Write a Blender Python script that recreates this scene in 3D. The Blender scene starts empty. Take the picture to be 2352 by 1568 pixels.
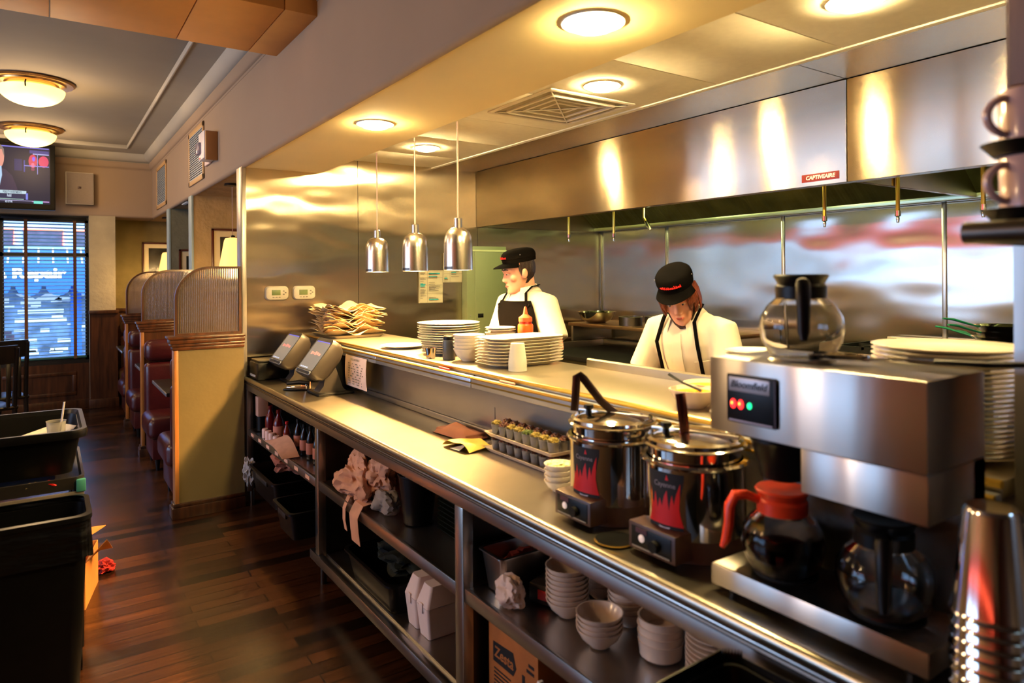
import bpy, bmesh, math, random
from mathutils import Vector, Matrix
from math import sin, cos, pi, radians, sqrt

SC = bpy.context.scene
COL = SC.collection
random.seed(7)

# ------------------------------------------------------------------ camera
def make_camera():
    # 24 mm view, level, with a vertical lens shift and a touch of roll
    a = math.atan(1069 / 1568.0)
    rho = 0.0075
    R = Vector((cos(a), -sin(a), 0)); F = Vector((sin(a), cos(a), 0)); U = Vector((0, 0, 1))
    r = R * cos(rho) - U * sin(rho)
    u = R * sin(rho) + U * cos(rho)
    cd = bpy.data.cameras.new('camera')
    cd.sensor_width = 36.0; cd.lens = 24.0
    cd.shift_y = -149.5 / 2352.0
    cd.clip_start = 0.02; cd.clip_end = 200
    cd.dof.use_dof = True; cd.dof.focus_distance = 4.2; cd.dof.aperture_fstop = 2.6
    co = bpy.data.objects.new('camera', cd); COL.objects.link(co)
    m = Matrix((r, u, -F)).transposed().to_4x4(); m.translation = (0, 0, 1.6)
    co.matrix_world = m
    SC.camera = co
make_camera()

# ------------------------------------------------------------------ world, exposure
W = bpy.data.worlds.new('daylight'); SC.world = W; W.use_nodes = True
wb = W.node_tree.nodes['Background']
wb.inputs['Color'].default_value = (0.36, 0.60, 1.0, 1); wb.inputs['Strength'].default_value = 7.5
SC.view_settings.view_transform = 'Standard'; SC.view_settings.look = 'None'
SC.view_settings.gamma = 1.0; SC.view_settings.exposure = 0.42; SC.view_settings.use_curve_mapping = False
cy = SC.cycles
cy.use_denoising = True; cy.max_bounces = 9; cy.diffuse_bounces = 5; cy.glossy_bounces = 5
cy.transmission_bounces = 8; cy.transparent_max_bounces = 12; cy.sample_clamp_indirect = 6.0
cy.caustics_reflective = True; cy.caustics_refractive = False; cy.blur_glossy = 0.6

def area(name, loc, sx, sy, energy, color, aim, portal=False, spread=180):
    l = bpy.data.lights.new(name, 'AREA'); l.shape = 'RECTANGLE'; l.size = sx; l.size_y = sy
    l.energy = energy; l.color = color; l.spread = radians(spread)
    if portal: l.cycles.is_portal = True
    o = bpy.data.objects.new(name, l); COL.objects.link(o); o.location = loc
    o.rotation_euler = Vector(aim).to_track_quat('-Z', 'Y').to_euler()
    return o
# daylight entering by the dining room's street windows
DAY = (0.50, 0.72, 1.0)
for y in (3.6, 6.2):
    area('daylight_left', (-4.52, y, 1.6), 2.2, 1.4, 1, DAY, (1, 0, 0), portal=True)
area('daylight_back', (0.0, 10.22, 1.48), 0.9, 1.75, 1, DAY, (0, -1, 0), portal=True)

# ------------------------------------------------------------------ materials
def lin(h):
    h = h.lstrip('#'); v = [int(h[i:i + 2], 16) / 255 for i in (0, 2, 4)]
    return tuple(c / 12.92 if c <= 0.04045 else ((c + 0.055) / 1.055) ** 2.4 for c in v)
MATS = {}
def M(name, col='#808080', rough=0.5, metal=0.0, var=0.0, vscale=8.0, bump=0.0, bscale=60.0, bstretch=(1, 1, 1),
      emit=None, estr=0.0, trans=0.0, ior=1.45, coat=0.0, aniso=0.0, arot=0.0, alpha=1.0, spec=0.5, col2=None, thin=False, sss=0.0):
    if name in MATS: return MATS[name]
    m = bpy.data.materials.new(name); m.use_nodes = True; MATS[name] = m
    nt = m.node_tree; N = nt.nodes; L = nt.links; p = N['Principled BSDF']
    c = lin(col) if isinstance(col, str) else col
    p.inputs['Roughness'].default_value = rough; p.inputs['Metallic'].default_value = metal
    p.inputs['Base Color'].default_value = (*c, 1); p.inputs['IOR'].default_value = ior
    p.inputs['Specular IOR Level'].default_value = spec
    p.inputs['Transmission Weight'].default_value = trans; p.inputs['Coat Weight'].default_value = coat
    p.inputs['Alpha'].default_value = alpha
    if sss: p.inputs['Subsurface Weight'].default_value = sss; p.inputs['Subsurface Radius'].default_value = (0.02, 0.008, 0.004)
    if emit:
        e = lin(emit) if isinstance(emit, str) else emit
        p.inputs['Emission Color'].default_value = (*e, 1); p.inputs['Emission Strength'].default_value = estr
    tc = N.new('ShaderNodeTexCoord')
    if var > 0 or col2:
        n = N.new('ShaderNodeTexNoise'); n.inputs['Scale'].default_value = vscale; n.inputs['Detail'].default_value = 4
        L.new(tc.outputs['Object'], n.inputs['Vector'])
        r = N.new('ShaderNodeValToRGB')
        d = lin(col2) if col2 else tuple(x * (1 - var) for x in c)
        r.color_ramp.elements[0].color = (*d, 1); r.color_ramp.elements[1].color = (*(c if col2 else tuple(min(1, x * (1 + var)) for x in c)), 1)
        r.color_ramp.elements[0].position = 0.35; r.color_ramp.elements[1].position = 0.65
        L.new(n.outputs['Fac'], r.inputs['Fac']); L.new(r.outputs['Color'], p.inputs['Base Color'])
    if bump > 0:
        mp = N.new('ShaderNodeMapping'); mp.inputs['Scale'].default_value = bstretch
        L.new(tc.outputs['Object'], mp.inputs['Vector'])
        n2 = N.new('ShaderNodeTexNoise'); n2.inputs['Scale'].default_value = bscale; n2.inputs['Detail'].default_value = 2
        L.new(mp.outputs['Vector'], n2.inputs['Vector'])
        b = N.new('ShaderNodeBump'); b.inputs['Strength'].default_value = bump; b.inputs['Distance'].default_value = 0.05
        L.new(n2.outputs['Fac'], b.inputs['Height']); L.new(b.outputs['Normal'], p.inputs['Normal'])
    if aniso:
        p.inputs['Anisotropic'].default_value = aniso; p.inputs['Anisotropic Rotation'].default_value = arot
        t = N.new('ShaderNodeTangent'); t.direction_type = 'UV_MAP'; L.new(t.outputs['Tangent'], p.inputs['Tangent'])
    return m

def wood_planks(name, dark, light, axis='X', width=0.11, length=1.1, rough=0.3, mortar='#0a0605'):
    m = bpy.data.materials.new(name); m.use_nodes = True; MATS[name] = m
    nt = m.node_tree; N = nt.nodes; L = nt.links; p = N['Principled BSDF']
    tc = N.new('ShaderNodeTexCoord'); mp = N.new('ShaderNodeMapping')
    if axis == 'Y': mp.inputs['Rotation'].default_value = (0, 0, pi / 2)
    L.new(tc.outputs['Object'], mp.inputs['Vector'])
    br = N.new('ShaderNodeTexBrick'); br.offset = 0.37; br.inputs['Scale'].default_value = 1.0
    br.inputs['Brick Width'].default_value = length; br.inputs['Row Height'].default_value = width
    br.inputs['Mortar Size'].default_value = 0.003; br.inputs['Bias'].default_value = 0.0
    br.inputs['Color1'].default_value = (*lin(dark), 1); br.inputs['Color2'].default_value = (*lin(light), 1); br.inputs['Mortar'].default_value = (*lin(mortar), 1)
    L.new(mp.outputs['Vector'], br.inputs['Vector'])
    mp2 = N.new('ShaderNodeMapping'); mp2.inputs['Scale'].default_value = (1.5, 22, 22)
    L.new(mp.outputs['Vector'], mp2.inputs['Vector'])
    n = N.new('ShaderNodeTexNoise'); n.inputs['Scale'].default_value = 1.6; n.inputs['Detail'].default_value = 6; n.inputs['Roughness'].default_value = 0.65
    L.new(mp2.outputs['Vector'], n.inputs['Vector'])
    r = N.new('ShaderNodeValToRGB'); r.color_ramp.elements[0].position = 0.3; r.color_ramp.elements[0].color = (0.25, 0.22, 0.2, 1)
    r.color_ramp.elements[1].position = 0.7; r.color_ramp.elements[1].color = (1, 1, 1, 1)
    L.new(n.outputs['Fac'], r.inputs['Fac'])
    mx = N.new('ShaderNodeMix'); mx.data_type = 'RGBA'; mx.blend_type = 'MULTIPLY'; mx.inputs[0].default_value = 0.85
    L.new(br.outputs['Color'], mx.inputs[6]); L.new(r.outputs['Color'], mx.inputs[7]); L.new(mx.outputs[2], p.inputs['Base Color'])
    p.inputs['Roughness'].default_value = rough
    b = N.new('ShaderNodeBump'); b.inputs['Strength'].default_value = 0.12; b.inputs['Distance'].default_value = 0.01
    L.new(n.outputs['Fac'], b.inputs['Height']); L.new(b.outputs['Normal'], p.inputs['Normal'])
    return m

def wood(name, c1, c2, rough=0.35, stretch=(14, 14, 1.2)):
    m = bpy.data.materials.new(name); m.use_nodes = True; MATS[name] = m
    nt = m.node_tree; N = nt.nodes; L = nt.links; p = N['Principled BSDF']
    tc = N.new('ShaderNodeTexCoord'); mp = N.new('ShaderNodeMapping'); mp.inputs['Scale'].default_value = stretch
    L.new(tc.outputs['Object'], mp.inputs['Vector'])
    n = N.new('ShaderNodeTexNoise'); n.inputs['Scale'].default_value = 2.2; n.inputs['Detail'].default_value = 5
    L.new(mp.outputs['Vector'], n.inputs['Vector'])
    r = N.new('ShaderNodeValToRGB'); r.color_ramp.elements[0].position = 0.3; r.color_ramp.elements[1].position = 0.7
    r.color_ramp.elements[0].color = (*lin(c1), 1); r.color_ramp.elements[1].color = (*lin(c2), 1)
    L.new(n.outputs['Fac'], r.inputs['Fac']); L.new(r.outputs['Color'], p.inputs['Base Color'])
    p.inputs['Roughness'].default_value = rough
    return m

# steels: brushed, each sheet a little wavy
STEEL = M('steel', '#b9b4ac', 0.30, 1.0, var=0.05, vscale=3)
STEEL_WALL = M('steel_end_wall', '#c9bba2', 0.21, 1.0, var=0.05, vscale=2, bump=0.45, bscale=1.3, bstretch=(0.8, 0.8, 1.7), aniso=1.0, arot=0.0)
STEEL_BACK = M('steel_back_wall', '#c6beb2', 0.20, 1.0, var=0.05, vscale=2, bump=0.7, bscale=0.9, bstretch=(1, 0.9, 1.6), aniso=1.0, arot=0.0)
STEEL_HOOD = M('steel_hood', '#cbbda8', 0.27, 1.0, var=0.05, vscale=2, bump=0.12, bscale=1.4, bstretch=(1, 1.6, 0.6), aniso=1.0, arot=0.25)
STEEL_TOP = M('steel_worktop', '#a49d8e', 0.30, 1.0, var=0.08, vscale=5, bump=0.02, bscale=5)
STEEL_BRIGHT = M('steel_polished', '#cfcac2', 0.09, 1.0, var=0.03, vscale=6)
STEEL_MACHINE = M('steel_machine', '#bdb8b0', 0.30, 1.0, var=0.04, vscale=4, bump=0.05, bscale=3, bstretch=(1, 2, 0.5), aniso=1.0, arot=0.25)
ALU = M('aluminium_spun', '#d2cabd', 0.26, 1.0, var=0.03, vscale=9)
STEEL_PASS = M('steel_pass_shelf', '#aea48f', 0.34, 0.86, var=0.05, vscale=5, bump=0.02, bscale=5)
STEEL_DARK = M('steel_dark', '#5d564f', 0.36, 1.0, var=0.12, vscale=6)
BLACK_P = M('black_plastic', '#060606', 0.38, var=0.2, vscale=12, spec=0.28)
BLACK_M = M('black_matte', '#070707', 0.75, var=0.25, vscale=10, spec=0.25)
GREY_P = M('charcoal_plastic', '#24211e', 0.42, var=0.1, vscale=10)
PLASTER = M('plaster_cream', '#c9b193', 0.85, var=0.05, vscale=3, bump=0.12, bscale=40)
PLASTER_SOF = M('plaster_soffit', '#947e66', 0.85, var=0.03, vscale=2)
PLASTER_KIT = M('plaster_warm_yellow', '#fbe3a6', 0.8, var=0.02, vscale=2)
PLASTER_TAN = M('plaster_tan', '#a88d60', 0.85, var=0.12, vscale=5, bump=0.15, bscale=25)
PLASTER_GREEN = M('plaster_sage', '#6f6d57', 0.85, var=0.12, vscale=4, bump=0.15, bscale=25)
CEIL_GREY = M('ceiling_grey', '#8c8478', 0.9, var=0.04, vscale=2)
COVE = M('cove_grey', '#a59f90', 0.8, var=0.03, vscale=3)
TILE = M('ceiling_tile', '#fdf6e2', 0.9, var=0.02, vscale=30)
CREAM = M('cream_plastic', '#b8b0a0', 0.45, var=0.03, vscale=20)
CERAMIC = M('white_glazed_china', '#e6ddca', 0.16, var=0.03, vscale=14, coat=0.4)
CERAMIC2 = M('ivory_china', '#dcc6b2', 0.22, var=0.03, vscale=14, coat=0.3)
WOOD_D = wood('wood_dark', '#22120a', '#4a2a16', 0.32)
WOOD_M = wood('wood_mid', '#361d0e', '#5e3519', 0.3)
WOOD_L = wood('wood_oak_edge', '#8a5528', '#b8793c', 0.3)
WOOD_BLK = wood('wood_black', '#070504', '#15100c', 0.3)
FLOOR = wood_planks('floor_planks', '#0d0603', '#553018', 'X', 0.085, 0.9, 0.27)
LEATHER = M('oxblood_leather', '#3b1013', 0.33, var=0.2, vscale=9, bump=0.05, bscale=90, coat=0.15)
PAPER_BR = M('brown_paper', '#b98b57', 0.8, var=0.12, vscale=10)
PAPER_TAN = M('tan_liner_paper', '#e2c898', 0.75, var=0.1, vscale=12)
PAPER_WH = M('white_paper', '#efe7da', 0.8, var=0.03, vscale=10)
PAPER_PK = M('pale_wrapping_paper', '#d6a184', 0.75, var=0.12, vscale=12)
CARD = M('cardboard', '#a9652f', 0.85, var=0.1, vscale=8)
CARD_L = M('cardboard_light', '#b87434', 0.85, var=0.08, vscale=8)
INK = M('black_ink', '#151313', 0.7, var=0.2, vscale=30)
INK_GREY = M('grey_ink', '#7b756a', 0.8, var=0.2, vscale=30)
TEAL = M('teal_print', '#2e9aa0', 0.8, var=0.1, vscale=20)
RED = M('red_plastic', '#c4160f', 0.4, var=0.1, vscale=10)
RED_FLAME = M('red_flame_print', '#d8140c', 0.45, var=0.06, vscale=20)
RED_SIGN = M('dark_red_sign', '#7d120c', 0.5, var=0.08, vscale=20)
ORANGE_P = M('orange_handle', '#e8401a', 0.35, var=0.06, vscale=15)
GREEN_CAB = M('green_grey_enamel', '#707a58', 0.45, var=0.04, vscale=6)
GLASS = M('clear_glass', '#ffffff', 0.02, trans=1.0, ior=1.25, var=0.0)
COFFEE = M('black_coffee', '#080302', 0.08, var=0.2, vscale=8)
WARM = (1.0, 0.73, 0.32)
LENS = M('lit_lamp_lens', '#fff4d8', 0.4, emit=(1.0, 0.73, 0.32), estr=390.0, var=0.01, vscale=4)
SHADE_GLOW = M('lit_amber_shade', '#a8793a', 0.5, emit=(1.0, 0.50, 0.11), estr=2.0, var=0.06, vscale=14)
BOWL_GLOW = M('lit_alabaster_bowl', '#e9d99a', 0.5, emit=(1.0, 0.72, 0.17), estr=2.2, var=0.10, vscale=9)
WHITE_CLOTH = M('white_cotton', '#c9bfad', 0.85, var=0.02, vscale=20, bump=0.10, bscale=14, bstretch=(1, 1, 0.5))
BLACK_CLOTH = M('black_cotton', '#070606', 0.85, var=0.2, vscale=20, spec=0.03)
SKIN = M('skin', '#e0a184', 0.5, var=0.05, vscale=18, sss=0.15)
HAIR_BR = M('brown_hair', '#1d0f08', 0.5, var=0.3, vscale=40, bump=0.4, bscale=30, bstretch=(8, 8, 1))
HAIR_RED = M('auburn_hair', '#6a2c10', 0.45, var=0.35, vscale=40, bump=0.4, bscale=30, bstretch=(8, 8, 1))
RUBBER = M('black_rubber', '#0a0a0a', 0.6, var=0.2, vscale=14)
PINK_MUG = M('pinkish_stoneware', '#c7a39a', 0.25, var=0.05, vscale=8, coat=0.3)
CLEAR_P = M('clear_plastic_cup', '#e8e6e0', 0.18, trans=0.75, ior=1.3, var=0.02, vscale=10)
CLEAR_BAG = M('cloudy_plastic_bag', '#d8cfca', 0.25, trans=0.55, ior=1.1, var=0.05, vscale=10)
FOAM = M('white_foam', '#e6d3d0', 0.7, var=0.03, vscale=12)
BRASS = M('brass_strip', '#c7a24a', 0.3, 1.0, var=0.06, vscale=10)
GREEN_CLOTH = M('dark_green_cloth', '#0f1a14', 0.8, var=0.25, vscale=8)
BROWN_ENAMEL = M('brown_enamel', '#4a332b', 0.42, var=0.08, vscale=9)

def pane_glass(name, tint=(1, 1, 1), refl=0.08, rough=0.02):
    m = bpy.data.materials.new(name); m.use_nodes = True; MATS[name] = m
    nt = m.node_tree; N = nt.nodes; L = nt.links; N.remove(N['Principled BSDF'])
    t = N.new('ShaderNodeBsdfTransparent'); t.inputs[0].default_value = (*tint, 1)
    g = N.new('ShaderNodeBsdfGlossy'); g.inputs['Roughness'].default_value = rough
    f = N.new('ShaderNodeLayerWeight'); f.inputs[0].default_value = refl
    x = N.new('ShaderNodeMixShader'); L.new(f.outputs['Fresnel'], x.inputs[0]); L.new(t.outputs[0], x.inputs[1]); L.new(g.outputs[0], x.inputs[2])
    L.new(x.outputs[0], N['Material Output'].inputs['Surface'])
    return m
PANE = pane_glass('window_glass')
# ------------------------------------------------------------------ mesh builder
class B:
    def __init__(s): s.bm = bmesh.new()
    def box(s, x0, x1, y0, y1, z0, z1, bev=0.0, seg=2, mat=None):
        xs = [(x0, y0, z0), (x1, y0, z0), (x1, y1, z0), (x0, y1, z0), (x0, y0, z1), (x1, y0, z1), (x1, y1, z1), (x0, y1, z1)]
        v = [s.bm.verts.new(mat @ Vector(p) if mat else p) for p in xs]
        fs = [s.bm.faces.new([v[i] for i in q]) for q in ((3, 2, 1, 0), (4, 5, 6, 7), (0, 1, 5, 4), (1, 2, 6, 5), (2, 3, 7, 6), (3, 0, 4, 7))]
        if bev > 0:
            es = list({e for f in fs for e in f.edges})
            bmesh.ops.bevel(s.bm, geom=es, offset=bev, segments=seg, affect='EDGES', profile=0.5)
        return s
    def taper(s, cx, cy, z0, hx0, hy0, z1, hx1, hy1, bev=0.0, top=True, thick=0.0):
        """rectangular frustum; thick>0 makes it an open-topped tub"""
        rings = [(z0, hx0, hy0), (z1, hx1, hy1)]
        if thick: rings += [(z1, hx1 - thick, hy1 - thick), (z0 + thick, hx0 - thick, hy0 - thick)]
        R = []
        for z, hx, hy in rings:
            R.append(rrect(cx, cy, z, hx, hy, bev or 0.002, 4))
        s.loft(R, True, True); return s
    def loft(s, rings, cap0=True, cap1=True):
        V = []
        for k, r in enumerate(rings): V.append(V[0] if k and r is rings[0] else [s.bm.verts.new(p) for p in r])
        n = len(V[0])
        for a, b in zip(V, V[1:]):
            for i in range(n):
                s.bm.faces.new((a[i], a[(i + 1) % n], b[(i + 1) % n], b[i]))
        if cap0: s.bm.faces.new(V[0][::-1])
        if cap1: s.bm.faces.new(V[-1])
        return s
    def lathe(s, prof, c=(0, 0, 0), n=32, mat=None):
        rings = []; c = Vector(c)
        for r, z in prof:
            rings.append([(mat @ Vector((r * cos(2 * pi * i / n), r * sin(2 * pi * i / n), z)) if mat else Vector((r * cos(2 * pi * i / n), r * sin(2 * pi * i / n), z))) + c for i in range(n)])
        if prof[0][0] > 1e-6 and prof[-1][0] > 1e-6: return s.loft(rings + [rings[0]], False, False)   # a closed ring profile
        return s._lathe_tip(prof, rings)
    def _lathe_tip(s, prof, rings):
        a, b = 0, len(rings); t0 = prof[0][0] <= 1e-6; t1 = prof[-1][0] <= 1e-6
        mid = rings[1 if t0 else 0: b - 1 if t1 else b]
        V = [[s.bm.verts.new(p) for p in r] for r in mid]; n = len(V[0])
        for p, q in zip(V, V[1:]):
            for i in range(n): s.bm.faces.new((p[i], p[(i + 1) % n], q[(i + 1) % n], q[i]))
        if t0:
            v = s.bm.verts.new(rings[0][0])
            for i in range(n): s.bm.faces.new((v, V[0][(i + 1) % n], V[0][i]))
        else: s.bm.faces.new(V[0][::-1])
        if t1:
            v = s.bm.verts.new(rings[-1][0])
            for i in range(n): s.bm.faces.new((v, V[-1][i], V[-1][(i + 1) % n]))
        else: s.bm.faces.new(V[-1])
        return s
    def tube(s, pts, r, n=8, flat=1.0, up=None):
        pts = [Vector(p) for p in pts]; R = r if isinstance(r, (list, tuple)) else [r] * len(pts)
        rings = []; prev = None
        for i, p in enumerate(pts):
            d = (pts[min(i + 1, len(pts) - 1)] - pts[max(i - 1, 0)]).normalized()
            if prev is None:
                h = Vector(up) if up else (Vector((0, 0, 1)) if abs(d.z) < 0.9 else Vector((1, 0, 0)))
            else: h = prev
            sd = d.cross(h); sd = sd.normalized() if sd.length > 1e-6 else Vector((1, 0, 0))
            h = sd.cross(d).normalized(); prev = h
            rings.append([p + sd * (R[i] * cos(2 * pi * k / n)) + h * (R[i] * flat * sin(2 * pi * k / n)) for k in range(n)])
        return s.loft(rings)
    def ball(s, c, rx, ry=None, rz=None, n=16, m=10, mat=None):
        ry = ry or rx; rz = rz or rx; c = Vector(c); prof = []
        T = Matrix.Diagonal((rx, ry, rz)); T = (mat.to_3x3() @ T) if mat else T
        rings = [[c + T @ Vector((sin(pi * j / m) * cos(2 * pi * i / n), sin(pi * j / m) * sin(2 * pi * i / n), -cos(pi * j / m))) for i in range(n)] for j in range(m + 1)]
        return s._lathe_tip([(0, 0)] + [(1, 0)] * (m - 1) + [(0, 0)], rings)
    def prism(s, poly, t0, t1, plane='xz'):
        f = {'xz': lambda a, b, t: (a, t, b), 'yz': lambda a, b, t: (t, a, b), 'xy': lambda a, b, t: (a, b, t)}[plane]
        s.loft([[Vector(f(a, b, t0)) for a, b in poly], [Vector(f(a, b, t1)) for a, b in poly]]); return s
    def sheet(s, fn, nu, nv, thick=0.0):
        V = [[s.bm.verts.new(fn(i / nu, j / nv)) for j in range(nv + 1)] for i in range(nu + 1)]
        fs = []
        for i in range(nu):
            for j in range(nv): fs.append(s.bm.faces.new((V[i][j], V[i + 1][j], V[i + 1][j + 1], V[i][j + 1])))
        if thick:
            bmesh.ops.recalc_face_normals(s.bm, faces=fs)
            bmesh.ops.solidify(s.bm, geom=fs, thickness=thick)
        return s
    def xf(s, m):
        bmesh.ops.transform(s.bm, matrix=m, verts=s.bm.verts); return s
    def mesh(s, name, m, smooth=True, angle=35, fix=True):
        if fix: bmesh.ops.recalc_face_normals(s.bm, faces=s.bm.faces)
        me = bpy.data.meshes.new(name); s.bm.to_mesh(me); s.bm.free()
        uv = me.uv_layers.new(name='UVMap')
        for p in me.polygons:
            n = p.normal; k = max(range(3), key=lambda i: abs(n[i])); i, j = ((1, 2), (0, 2), (0, 1))[k]
            for li in p.loop_indices:
                co = me.vertices[me.loops[li].vertex_index].co; uv.data[li].uv = (co[i], co[j])
        if smooth:
            me.polygons.foreach_set('use_smooth', [True] * len(me.polygons)); me.set_sharp_from_angle(angle=radians(angle))
        me.materials.append(m)
        return me
def rrect(cx, cy, z, hx, hy, r, n=4):
    r = min(r, hx * 0.98, hy * 0.98); out = []
    for k, (sx, sy) in enumerate(((1, 1), (-1, 1), (-1, -1), (1, -1))):
        for i in range(n + 1):
            t = (k + i / n) * pi / 2
            out.append(Vector((cx + sx * (hx - r) + r * cos(t), cy + sy * (hy - r) + r * sin(t), z)))
    return out

def obj(name, b, m, parent=None, loc=(0, 0, 0), rz=0.0, label=None, smooth=True, angle=35):
    me = b if isinstance(b, bpy.types.Mesh) else b.mesh(name, m, smooth, angle)
    if isinstance(b, bpy.types.Mesh) and m and not me.materials: me.materials.append(m)
    o = bpy.data.objects.new(name, me); COL.objects.link(o); o.parent = parent
    o.location = loc; o.rotation_euler = (0, 0, rz)
    if label: o['label'] = label
    return o
def tag(o, label, cat, group=None, kind=None):
    o['label'] = label; o['category'] = cat
    if group: o['group'] = group
    if kind: o['kind'] = kind
    return o
def thing(name, label, cat, loc=(0, 0, 0), rz=0.0, group=None):
    o = bpy.data.objects.new(name, None); COL.objects.link(o); o.location = loc; o.rotation_euler = (0, 0, rz)
    o.empty_display_size = 0.05
    return tag(o, label, cat, group)
def single(name, b, m, label, cat, loc=(0, 0, 0), rz=0.0, group=None):
    return tag(obj(name, b, m, None, loc, rz), label, cat, group)
def struct(name, b, m, label=None):
    o = obj(name, b, m); o['kind'] = 'structure'
    if label: o['label'] = label
    o['category'] = 'room'
    return o
def dup(root, loc, rz=None, label=None, group=None):
    kids = {}
    for o in COL.objects:
        if o.parent: kids.setdefault(o.parent.name, []).append(o)
    def cp(o, par):
        c = o.copy(); COL.objects.link(c)
        if par: c.parent = par
        for k in kids.get(o.name, ()): cp(k, c)
        return c
    r = cp(root, None); r.location = loc
    if rz is not None: r.rotation_euler = (0, 0, rz)
    if label: r['label'] = label
    if group: r['group'] = group
    return r
FACE_X = Matrix(((0, 0, -1, 0), (-1, 0, 0, 0), (0, 1, 0, 0), (0, 0, 0, 1)))   # readable from -X
FACE_Y = Matrix(((1, 0, 0, 0), (0, 0, -1, 0), (0, 1, 0, 0), (0, 0, 0, 1)))    # readable from -Y
def text(name, body, size, m, parent, mat4, ext=0.0006, shear=0.0, bold=0.0, sx=1.0):
    cu = bpy.data.curves.new(name, 'FONT'); cu.body = body; cu.size = size; cu.extrude = ext; cu.shear = shear; cu.offset = bold
    cu.align_x = 'CENTER'; cu.align_y = 'CENTER'; cu.resolution_u = 3
    t = bpy.data.objects.new(name, cu); COL.objects.link(t)
    dg = bpy.context.evaluated_depsgraph_get(); dg.update()
    me = bpy.data.meshes.new_from_object(t.evaluated_get(dg)); bpy.data.objects.remove(t); bpy.data.curves.remove(cu)
    me.transform(mat4 @ Matrix.Diagonal((sx, 1, 1, 1))); me.materials.clear(); me.materials.append(m)
    return obj(name, me, m, parent)
ORD = 'topmost second third fourth fifth sixth seventh eighth ninth tenth eleventh twelfth thirteenth fourteenth fifteenth sixteenth seventeenth eighteenth nineteenth twentieth twenty-first twenty-second twenty-third twenty-fourth'.split()
def nth(k, n):
    """k counted from the top of n"""
    return 'topmost' if k == 0 else 'bottom' if k == n - 1 else ORD[k] + ' from the top'
# ------------------------------------------------------------------ the setting
struct('floor', B().box(-4.6, 4.6, -4.2, 11.2, -0.1, 0.0), FLOOR, 'dark stained plank floor running across the aisle')
# soffit over the pass: drywall box with rounded lower edges
def soffit_profile(x0, x1, z0, z1, r=0.035):
    p = []
    for i in range(7):
        t = pi + i / 6 * pi / 2; p.append((x0 + r + r * cos(t), z0 + r + r * sin(t)))
    p += [(x1, z0), (x1, z1), (x0, z1)]
    return p
struct('wall_soffit', B().prism(soffit_profile(1.147, 1.72, 2.39, 3.22), -4.1, 5.08, 'xz'), PLASTER_KIT, 'warm yellow soffit over the service counter')
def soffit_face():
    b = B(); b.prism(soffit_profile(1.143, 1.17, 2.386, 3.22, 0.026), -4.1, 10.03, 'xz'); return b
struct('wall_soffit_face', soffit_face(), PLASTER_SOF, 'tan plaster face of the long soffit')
struct('ceiling_booths', B().box(1.17, 2.7, 5.2, 10.6, 2.39, 2.5), PLASTER_TAN, 'low plaster ceiling over the booths')
def back_soffit():
    b = B(); p = soffit_profile(10.0, 10.62, 2.39, 3.22, 0.03)
    b.prism(p, -4.6, 1.16, 'yz'); return b
struct('wall_soffit_window', back_soffit(), PLASTER_SOF, 'tan plaster bulkhead over the street window')
# dining ceiling: dropped border with raised tray
b = B()
for x0, x1, y0, y1 in ((0.826, 1.15, -4.2, 10.02), (-4.6, -4.2, -4.2, 10.02), (-4.2, 0.826, 9.53, 10.02), (-4.2, 0.826, -4.2, -3.7)):
    b.box(x0, x1, y0, y1, 3.2, 3.34)
struct('ceiling_border', b, COVE, 'grey-green flat border round the dining ceiling')
struct('ceiling', B().box(-4.6, 1.15, -4.2, 10.1, 3.235, 3.34), CEIL_GREY, 'grey raised tray of the dining ceiling')
b = B()
for x0, x1, y0, y1 in ((0.818, 0.832, -3.7, 9.53), (-4.2, 0.832, 9.522, 9.536)): b.box(x0, x1, y0, y1, 3.19, 3.236, 0.004)
struct('trim_1', b, COVE, 'thin lip round the ceiling tray')
# crown mouldings, two rounded courses
def course(d0, d1, z0, z1):
    b = B()
    prof = [(d0, z0), (d0 - 0.006, z0)]
    k = 6
    for i in range(k + 1):
        t = i / k * pi / 2; prof.append((d1 + (d0 - d1 - 0.012) * (1 - sin(t)), z0 + 0.012 + (z1 - z0 - 0.012) * (1 - cos(t))))
    prof += [(d1, z1), (d0, z1)]
    b.prism([(1.147 - (d0 - x), z) if False else (1.147 + (x - d0), z) for x, z in prof], -4.1, 10.0, 'xz')
    b.prism([(10.0 + (x - d0), z) for x, z in prof], -4.6, 1.147, 'yz')
    return b
struct('trim_2', course(0.0, -0.045, 3.0, 3.09), PLASTER_SOF, 'lower rounded course of the crown moulding')
struct('trim_3', course(0.0, -0.105, 3.09, 3.2), COVE, 'upper rounded course of the crown moulding')
# boxed beam across the dining ceiling
b = B()
xs = [-4.6, -1.75, -0.75, 0.02, 0.6, 0.98, 1.147]
for x0, x1 in zip(xs, xs[1:]): b.box(x0 + 0.002, x1 - 0.002, 3.41, 4.16, 2.925, 3.235, 0.003)
struct('trim_beam', b, M('beam_panels', '#dd9c4e', 0.6, var=0.08, vscale=3), 'boxed orange-tan beam across the dining ceiling')
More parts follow.
